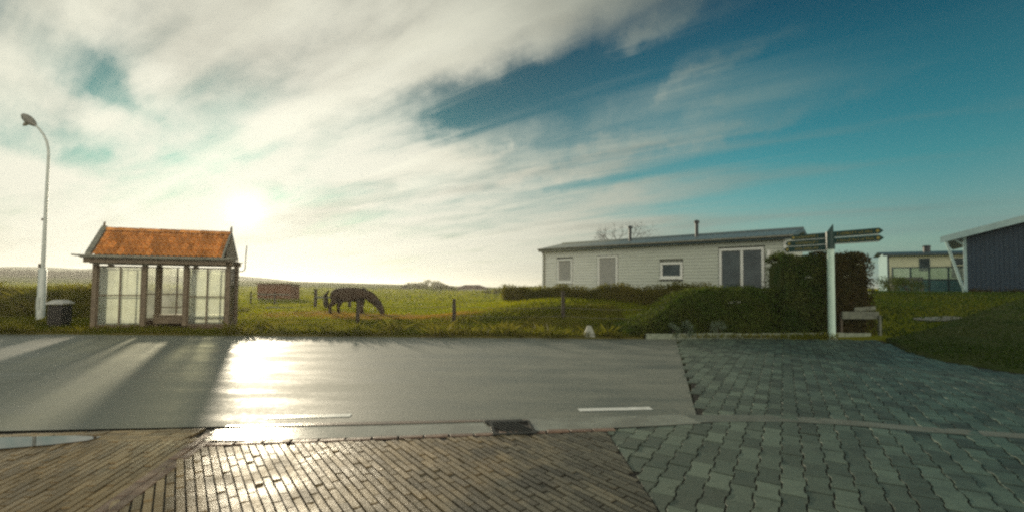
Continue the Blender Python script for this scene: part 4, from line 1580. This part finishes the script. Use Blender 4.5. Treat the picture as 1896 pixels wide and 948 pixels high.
# far wood band and dunes on the left
P = MB()
for _ in range(9000):
    x = R_.uniform(-420, -128)
    y = 200 + R_.gauss(0, 6) + (x + 200) * -.05
    e = sstep(-128, -165, x)
    z = terr(x, y) - .2 + R_.random() ** .7 * (2.9 + .5 * math.sin(x * .13) + .3 * math.sin(x * .41)) * (.25 + .75 * e)
    leaf(P, (x, y, z), .9)
tag(P.build('far_wood', 'dune_scrub'), kind='stuff')
dn = MB()
nxd, nyd = 120, 6
vs = []
for i in range(nxd + 1):
    x = -900 + i * (900 - 60) / nxd
    e = sstep(-95, -330, x)
    hh = e * (13 + 2.0 * math.sin(x * .021) + 1.2 * math.sin(x * .067 + 1)) + 1.2 * sstep(-130, -200, x)
    for j in range(nyd + 1):
        v = j / nyd
        vs.append((x, 280 + 90 * v, -1 + (hh + 1) * math.sin(math.pi * .62 * v) ** .8))
dn.add(vs, [(i * (nyd + 1) + j, (i + 1) * (nyd + 1) + j, (i + 1) * (nyd + 1) + j + 1, i * (nyd + 1) + j + 1) for i in range(nxd) for j in range(nyd)], True)
tag(dn.build('dunes', 'dune'), kind='structure')

# bare tree behind the chalet
tr = thing('bare_tree', 'thin leafless tree showing above the roof of the beige chalet', 'tree', (7.2, 29.0, .9))
MB().tube([(0, 0, -.2), (.05, 0, 1.6), (.0, .05, 2.9)], [.11, .09, .06], 8).build('trunk', 'twig', tr)
cm = MB()


def grow(p, d, L, r, n):
    e = p + d * L
    cm.tube([p, p + d * L * .5 + Vector((R_.gauss(0, .04), R_.gauss(0, .04), 0)), e], [r, r * .8, r * .55], 5)
    if n:
        for _ in range(3):
            nd_ = (d + Vector((R_.gauss(0, .5), R_.gauss(0, .5), R_.gauss(.05, .3)))).normalized()
            grow(e, nd_, L * R_.uniform(.6, .85), r * .55, n - 1)


for k in range(5):
    a = k * 1.256
    grow(Vector((0, .05, 2.3 + .14 * k)), Vector((math.cos(a) * .9, math.sin(a) * .9, .65)).normalized(), .88, .045, 4)
cm.build('crown', 'twig', tr)


# ------------------------------------------------------------------ beige chalet
def make_chalet():
    t = thing('chalet', 'long beige park chalet with blue-grey roof and white windows behind the low hedge', 'chalet', (1.7, 25.0, 0), rad(-40.76))
    L, D, z0, z1 = 11.49, 4.0, .45, 3.52
    ov, ox, ol = .26, .35, .12
    holes = [(.94, 1.90, 1.78, 3.02), (3.38, 4.48, .75, 3.08), (6.6, 7.6, 1.98, 2.69), (9.12, 10.80, .80, 3.18)]
    # boards: each course is cut round the openings
    mb = MB()
    zz = z0
    while zz < z1:
        cuts = sorted([(a - .03, b + .03) for a, b, c_, d_ in holes if zz + .13 > c_ - .03 and zz < d_ + .03])
        x = 0.0
        segs = []
        for a, b in cuts:
            segs.append((x, a))
            x = b
        segs.append((x, L))
        top = min(zz + .138, z1)
        for a, b in segs:
            if b - a > .02:
                mb.add([(a, -.028, zz), (b, -.028, zz), (b, -.008, top), (a, -.008, top), (a, .0, zz), (b, .0, zz)], [(0, 1, 2, 3), (4, 5, 1, 0)])
        zz += .14
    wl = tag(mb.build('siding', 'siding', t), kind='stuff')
    bw = MB()
    bw.box(0, .08, .0, D, z0, z1)
    bw.box(L - .08, L, .0, D, z0, z1)
    bw.box(.08, L - .08, D - .08, D, z0, z1)
    bw.box(.08, L - .08, .25, .3, z0, z1)
    for x in (0, L):
        bw.add([(x, 0, z1), (x, D, z1), (x, D / 2, z1 + .42)], [(0, 1, 2)])
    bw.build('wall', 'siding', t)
    MB().box(.05, L - .05, .02, D - .02, 0, z0).build('skirt', 'wood_dark', t)
    for x in (-.035, L - .03):
        MB().bbox(x, x + .07, -.05, .02, z0, z1, .006).build('corner_trim', 'white', t)
    # windows
    for i, (a, b, c_, d_) in enumerate(holes):
        w = .10
        f = MB()
        f.bbox(a, b, -.065, .05, d_ - w, d_, .008)
        f.bbox(a, b, -.075, .05, c_, c_ + w, .008)
        f.bbox(a, a + w, -.06, .05, c_ + w, d_ - w, .008)
        f.bbox(b - w, b, -.06, .05, c_ + w, d_ - w, .008)
        nm = 'sliding_door' if i == 3 else 'window'
        fo = f.build(nm, 'white', t)
        if i == 3:
            mx = (a + b) / 2 + .03
            MB().bbox(mx - .05, mx + .05, -.055, .04, c_ + w, d_ - w, .006).build('mullion', 'white', fo)
            MB().box(a + w, mx - .05, .0, .012, c_ + w, d_ - w).build('pane', 'dark_glass', fo)
            MB().box(mx + .05, b - w, -.02, -.008, c_ + w, d_ - w).build('pane', 'dark_glass', fo)
            MB().bbox(mx - .075, mx - .05, -.075, -.05, 1.75, 1.95, .004).build('handle', 'zinc', fo)
        else:
            MB().box(a + w, b - w, -.01, .002, c_ + w, d_ - w).build('pane', 'curtain' if i < 2 else 'dark_glass', fo)
    MB().tube([(-ol, -ov - .075, z1 + .03), (L + ox, -ov - .075, z1 + .01)], .045, 8).build('gutter', 'zinc', t)
    MB().tube([(.14, -ov - .075, z1), (.14, -ov - .06, z1 - .12), (.14, -.075, z1 - .32), (.14, -.075, z0)], .032, 8).build('downpipe', 'zinc', t)
    for i, (a, b, c_, d_) in enumerate(holes[:3]):
        MB().bbox(a - .05, b + .05, -.12, -.03, c_ - .05, c_ - .003, .006).build('sill', 'white', t)
    wl2 = MB().bbox(10.92, 11.03, -.16, -.03, 2.90, 3.05, .01).build('wall_lamp', 'white', t)
    MB().tube([(10.975, -.20, 2.90), (10.975, -.20, 2.80)], [.05, .06], 8).build('lamp_shade', 'white', wl2)
    MB().bbox(11.20, 11.30, -.12, -.03, 1.65, 2.20, .01).build('meter_box', 'white', t)
    # roof
    r = MB()
    n = 46
    zr = z1 + .50
    for s in (1, -1):
        ya, yb = (-ov, D / 2) if s == 1 else (D + ov, D / 2)
        vs = []
        for i in range(n * 2 + 1):
            x = -ol + (L + ol + ox) * i / (n * 2)
            dz = .022 if i % 2 else 0
            vs += [(x, ya, z1 + .06 + dz), (x, yb, zr + dz)]
        fs = [(2 * i, 2 * i + 2, 2 * i + 3, 2 * i + 1) if s == 1 else (2 * i + 1, 2 * i + 3, 2 * i + 2, 2 * i) for i in range(n * 2)]
        r.add(vs, fs)
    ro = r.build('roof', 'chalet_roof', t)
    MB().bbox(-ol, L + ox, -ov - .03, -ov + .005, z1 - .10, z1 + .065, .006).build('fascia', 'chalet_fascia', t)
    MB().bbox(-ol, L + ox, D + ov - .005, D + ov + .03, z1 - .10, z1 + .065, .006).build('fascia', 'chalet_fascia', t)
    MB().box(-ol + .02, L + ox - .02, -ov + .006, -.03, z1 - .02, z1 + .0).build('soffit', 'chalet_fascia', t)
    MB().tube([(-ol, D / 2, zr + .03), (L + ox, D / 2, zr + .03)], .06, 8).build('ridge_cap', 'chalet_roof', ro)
    for x in (-ol, L + ox - .03):
        g = MB()
        for s in (1, -1):
            ya = -ov if s == 1 else D + ov
            g.add([(x, ya, z1 - .06), (x + .03, ya, z1 - .06), (x + .03, D / 2, zr - .10), (x, D / 2, zr - .10), (x, ya, z1 + .075), (x + .03, ya, z1 + .075), (x + .03, D / 2, zr + .04), (x, D / 2, zr + .04)],
                  [(0, 3, 2, 1), (4, 5, 6, 7), (0, 1, 5, 4), (1, 2, 6, 5), (3, 0, 4, 7)])
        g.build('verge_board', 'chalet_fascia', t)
    for x, y, zt in ((4.45, 1.35, 4.62), (7.75, 1.35, 4.62)):
        fl = MB().tube([(x, y, z1 + .30), (x, y, zt)], .075, 10).build('flue', 'flue', ro)
        MB().tube([(x, y, zt - .10), (x, y, zt + .0), (x, y, zt + .04)], [.12, .12, .06], 10).build('cowl', 'flue', fl)


make_chalet()


# ------------------------------------------------------------------ cream chalet and its glazed fence
def make_cream():
    t = thing('chalet', 'cream chalet with pale blue end wall and dark roof edge at the back right', 'chalet', (27.9, 34.0, 1.45), math.atan2(-2.5, 4.4))
    L, D, h = 6.2, 3.4, 2.75
    MB().box(0, L, 0, .08, 0, h).build('wall', 'cream', t)
    e = MB()
    e.box(-.03, .0, 0, D, 0, h)
    e.add([(-.03, 0, h), (-.03, D, h), (-.03, D / 2, h + .22)], [(0, 2, 1)])
    e.build('end_wall', 'pale_blue', t)
    MB().box(.0, L, D - .08, D, 0, h).build('wall', 'cream', t)
    MB().box(L, L + .03, 0, D, 0, h).build('wall', 'cream', t)
    MB().bbox(-.06, .05, -.05, .0, 0, h, .005).build('corner_trim', 'fascia_dark', t)
    r = MB()
    r.add([(-.35, -.3, h + .02), (L + .3, -.3, h + .02), (L + .3, D / 2, h + .32), (-.35, D / 2, h + .32), (-.35, D + .3, h + .02), (L + .3, D + .3, h + .02)], [(0, 1, 2, 3), (3, 2, 5, 4)])
    ro = r.build('roof', 'fascia_dark', t)
    MB().bbox(-.35, L + .3, -.33, -.29, h - .10, h + .05, .006).build('fascia', 'fascia_dark', t)
    MB().box(-.34, L + .29, -.288, -.005, h - .03, h + .0).build('soffit', 'fascia_dark', t)
    f = MB().tube([(2.45, 1.2, h + .1), (2.45, 1.2, h + .62)], .22, 10).build('chimney', 'flue', ro)
    MB().tube([(2.45, 1.2, h + .60), (2.45, 1.2, h + .70)], [.27, .20], 10).build('cowl', 'flue', f)
    for a, b, c_, d_, nv in ((1.75, 2.35, 1.55, 2.45, 1), (3.5, 5.2, 1.05, 2.42, 2)):
        q = MB()
        w = .06
        q.bbox(a, b, -.03, .0, c_, c_ + w, .004)
        q.bbox(a, b, -.03, .0, d_ - w, d_, .004)
        q.bbox(a, a + w, -.03, .0, c_ + w, d_ - w, .004)
        q.bbox(b - w, b, -.03, .0, c_ + w, d_ - w, .004)
        fo = q.build('window', 'fascia_dark', t)
        MB().box(a + w, b - w, -.016, -.006, c_ + w, d_ - w).build('pane', 'dark_glass', fo)
        if nv == 2:
            MB().bbox(a + w, b - w, -.034, -.017, 1.88, 1.94, .003).build('glazing_bar', 'cream', fo)


make_cream()
gf = thing('glazed_fence', 'teal fence with clear upper panes in front of the cream chalet', 'fence', (25.05, 30.2, 1.42), math.atan2(-2.2, 3.2))
n_p = 4
Lf = 3.6
for k in range(n_p + 1):
    MB().bbox(k * Lf / n_p - .04, k * Lf / n_p + .04, -.04, .04, -.2, 1.68, .005).build('post', 'fascia_dark', gf)
for k in range(n_p):
    a, b = k * Lf / n_p + .04, (k + 1) * Lf / n_p - .04
    MB().bbox(a, b, -.015, .015, .03, .82, .004).build('lower_panel', 'veranda_panel', gf)
    MB().box(a, b, -.006, .006, .90, 1.60).build('pane', 'veranda_pane', gf)
    MB().bbox(a, b, -.03, .03, 1.60, 1.665, .004).build('top_rail', 'fascia_dark', gf)
    MB().bbox(a, b, -.03, .03, .82, .90, .004).build('middle_rail', 'fascia_dark', gf)


# ------------------------------------------------------------------ dark blue shed
def make_shed():
    zg = 1.36
    t = thing('shed', 'large dark blue boarded shed with pale trim at the right edge', 'shed', (21.7, 22.0, zg), rad(-46.5))
    W_, D, he, hr = 9.0, 7.0, 2.80, 4.10
    wx = .10
    bd = []
    k = 0
    x = wx
    while x < W_ - .1:
        top = he + (hr - he) * (1 - abs((x + .07) - W_ / 2) / (W_ / 2)) - .12
        MB().bbox(x + .004, x + .148, -.016 + R_.uniform(-.004, .004), .018, -.1, top, .004).build('board', 'shed_blue', t)
        x += .152
        k += 1
    e = MB()
    e.add([(.05, .02, -.1), (W_, .02, -.1), (W_, .02, he), (W_ / 2, .02, hr - .15), (.05, .02, he - .05), (.05, D, -.1), (W_, D, -.1), (W_, D, he), (W_ / 2, D, hr - .15), (.05, D, he - .05)],
          [(0, 1, 2, 3, 4), (9, 8, 7, 6, 5), (0, 4, 9, 5), (1, 6, 7, 2)])
    e.build('wall', 'shed_blue', t)
    MB().bbox(-.02, .10, -.05, .06, -.1, he - .02, .006).build('corner_trim', 'shed_trim', t)
    r = MB()
    for s in (1, -1):
        xa = -.72 if s == 1 else W_ + .72
        za = he - (hr - he) * .72 / (W_ / 2) + .07
        a = [(xa, -.62, za), (W_ / 2, -.62, hr + .02), (W_ / 2, D + .3, hr + .02), (xa, D + .3, za)]
        if s == -1:
            a = [a[1], a[0], a[3], a[2]]
        r.add(a + [(p, q, z + .07) for p, q, z in a], [(3, 2, 1, 0), (4, 5, 6, 7), (0, 1, 5, 4), (1, 2, 6, 5), (2, 3, 7, 6), (3, 0, 4, 7)])
    ro = r.build('roof', 'roof_sheet', t)
    za = he - (hr - he) * .72 / (W_ / 2)
    for s in (1, -1):
        xa = -.78 if s == 1 else W_ + .78
        b = MB()
        q = [(xa, -.66, za - .10), (xa, -.66, za + .20), (W_ / 2, -.66, hr + .16), (W_ / 2, -.66, hr - .14)]
        b.add(q + [(p, y + .035, z) for p, y, z in q], [(0, 3, 2, 1), (4, 5, 6, 7), (0, 1, 5, 4), (1, 2, 6, 5), (2, 3, 7, 6), (3, 0, 4, 7)])
        b.build('barge_board', 'shed_trim', t)
    MB().tube([(-.60, -.56, za + .06), (.02, -.09, .02)], .055, 8).build('raking_strut', 'shed_trim', t)
    MB().tube([(-.34, -.36, he - .10), (.02, -.07, he - .42)], .035, 8).build('bracket', 'shed_trim', t)
    MB().bbox(.75, .93, 1.0, 1.2, he + .2, he + .60, .01).build('vent', 'flue', ro)


make_shed()
shrub('bush', 'dark low bush beside the corner of the blue shed', (20.1, 23.2, terr(20.1, 23.2)), .75, .75, 'hedge_green', 1500, .07)
shrub('bush', 'dark bush in front of the teal glazed fence', (21.6, 26.0, terr(21.6, 26.0)), .8, .95, 'hedge_green', 1200, .08)
hb2 = hedge('shed_hedge', 'knee-high dark hedge along the front of the blue shed', (21.4, 21.5, terr(22, 21.3) - .1), rad(-46.5), 4.5, .45, lambda x: .26 + .05 * math.sin(x * 5), 'hedge_brown', 3500, .05, .03)
bh = thing('garden_bench', 'grey garden bench between the glazed fence and the blue shed', 'bench', (21.0, 24.4, terr(21.0, 24.4)), rad(-30))
for k in range(3):
    MB().bbox(-.7, .7, -.22 + k * .15, -.10 + k * .15, .42, .455, .005).build('seat_slat', 'wood_grey', bh)
for k in range(2):
    MB().bbox(-.7, .7, .235, .265, .58 + k * .17, .70 + k * .17, .005).build('back_slat', 'wood_grey', bh)
for x in (-.6, .6):
    for y in (-.2, .2):
        MB().bbox(x - .03, x + .03, y - .03, y + .03, -.05, .418 if y < 0 else .86, .005).build('leg', 'wood_grey', bh)
# worn wet patch on the lawn
mb = MB()
cx, cy = 14.9, 16.1
pts = [(cx + .72 * math.cos(a), cy + .26 * math.sin(a) * (1 + .2 * math.sin(3 * a)) - .12 * math.cos(a)) for a in [i * math.pi / 10 for i in range(20)]]
mb.add([(x, y, terr(x, y) + .038) for x, y in pts] + [(cx, cy, terr(cx, cy) + .045)], [(i, (i + 1) % 20, 20) for i in range(20)])
tag(mb.build('footpath', 'gutter'), kind='structure')

# ------------------------------------------------------------------ thin sea haze over the land
hz = MB().box(-1300, 1300, -160, 1600, -2.0, 18.5)
hm = bpy.data.materials.new('thin haze')
hm.use_nodes = True
hn = hm.node_tree
hn.nodes.remove(hn.nodes['Principled BSDF'])
pv = hn.nodes.new('ShaderNodeVolumePrincipled')
pv.inputs['Color'].default_value = (.95, .95, .90, 1)
pv.inputs['Density'].default_value = .0007
pv.inputs['Anisotropy'].default_value = .55
hn.links.new(pv.outputs[0], hn.nodes['Material Output'].inputs['Volume'])
tag(hz.build('haze', hm), kind='stuff')
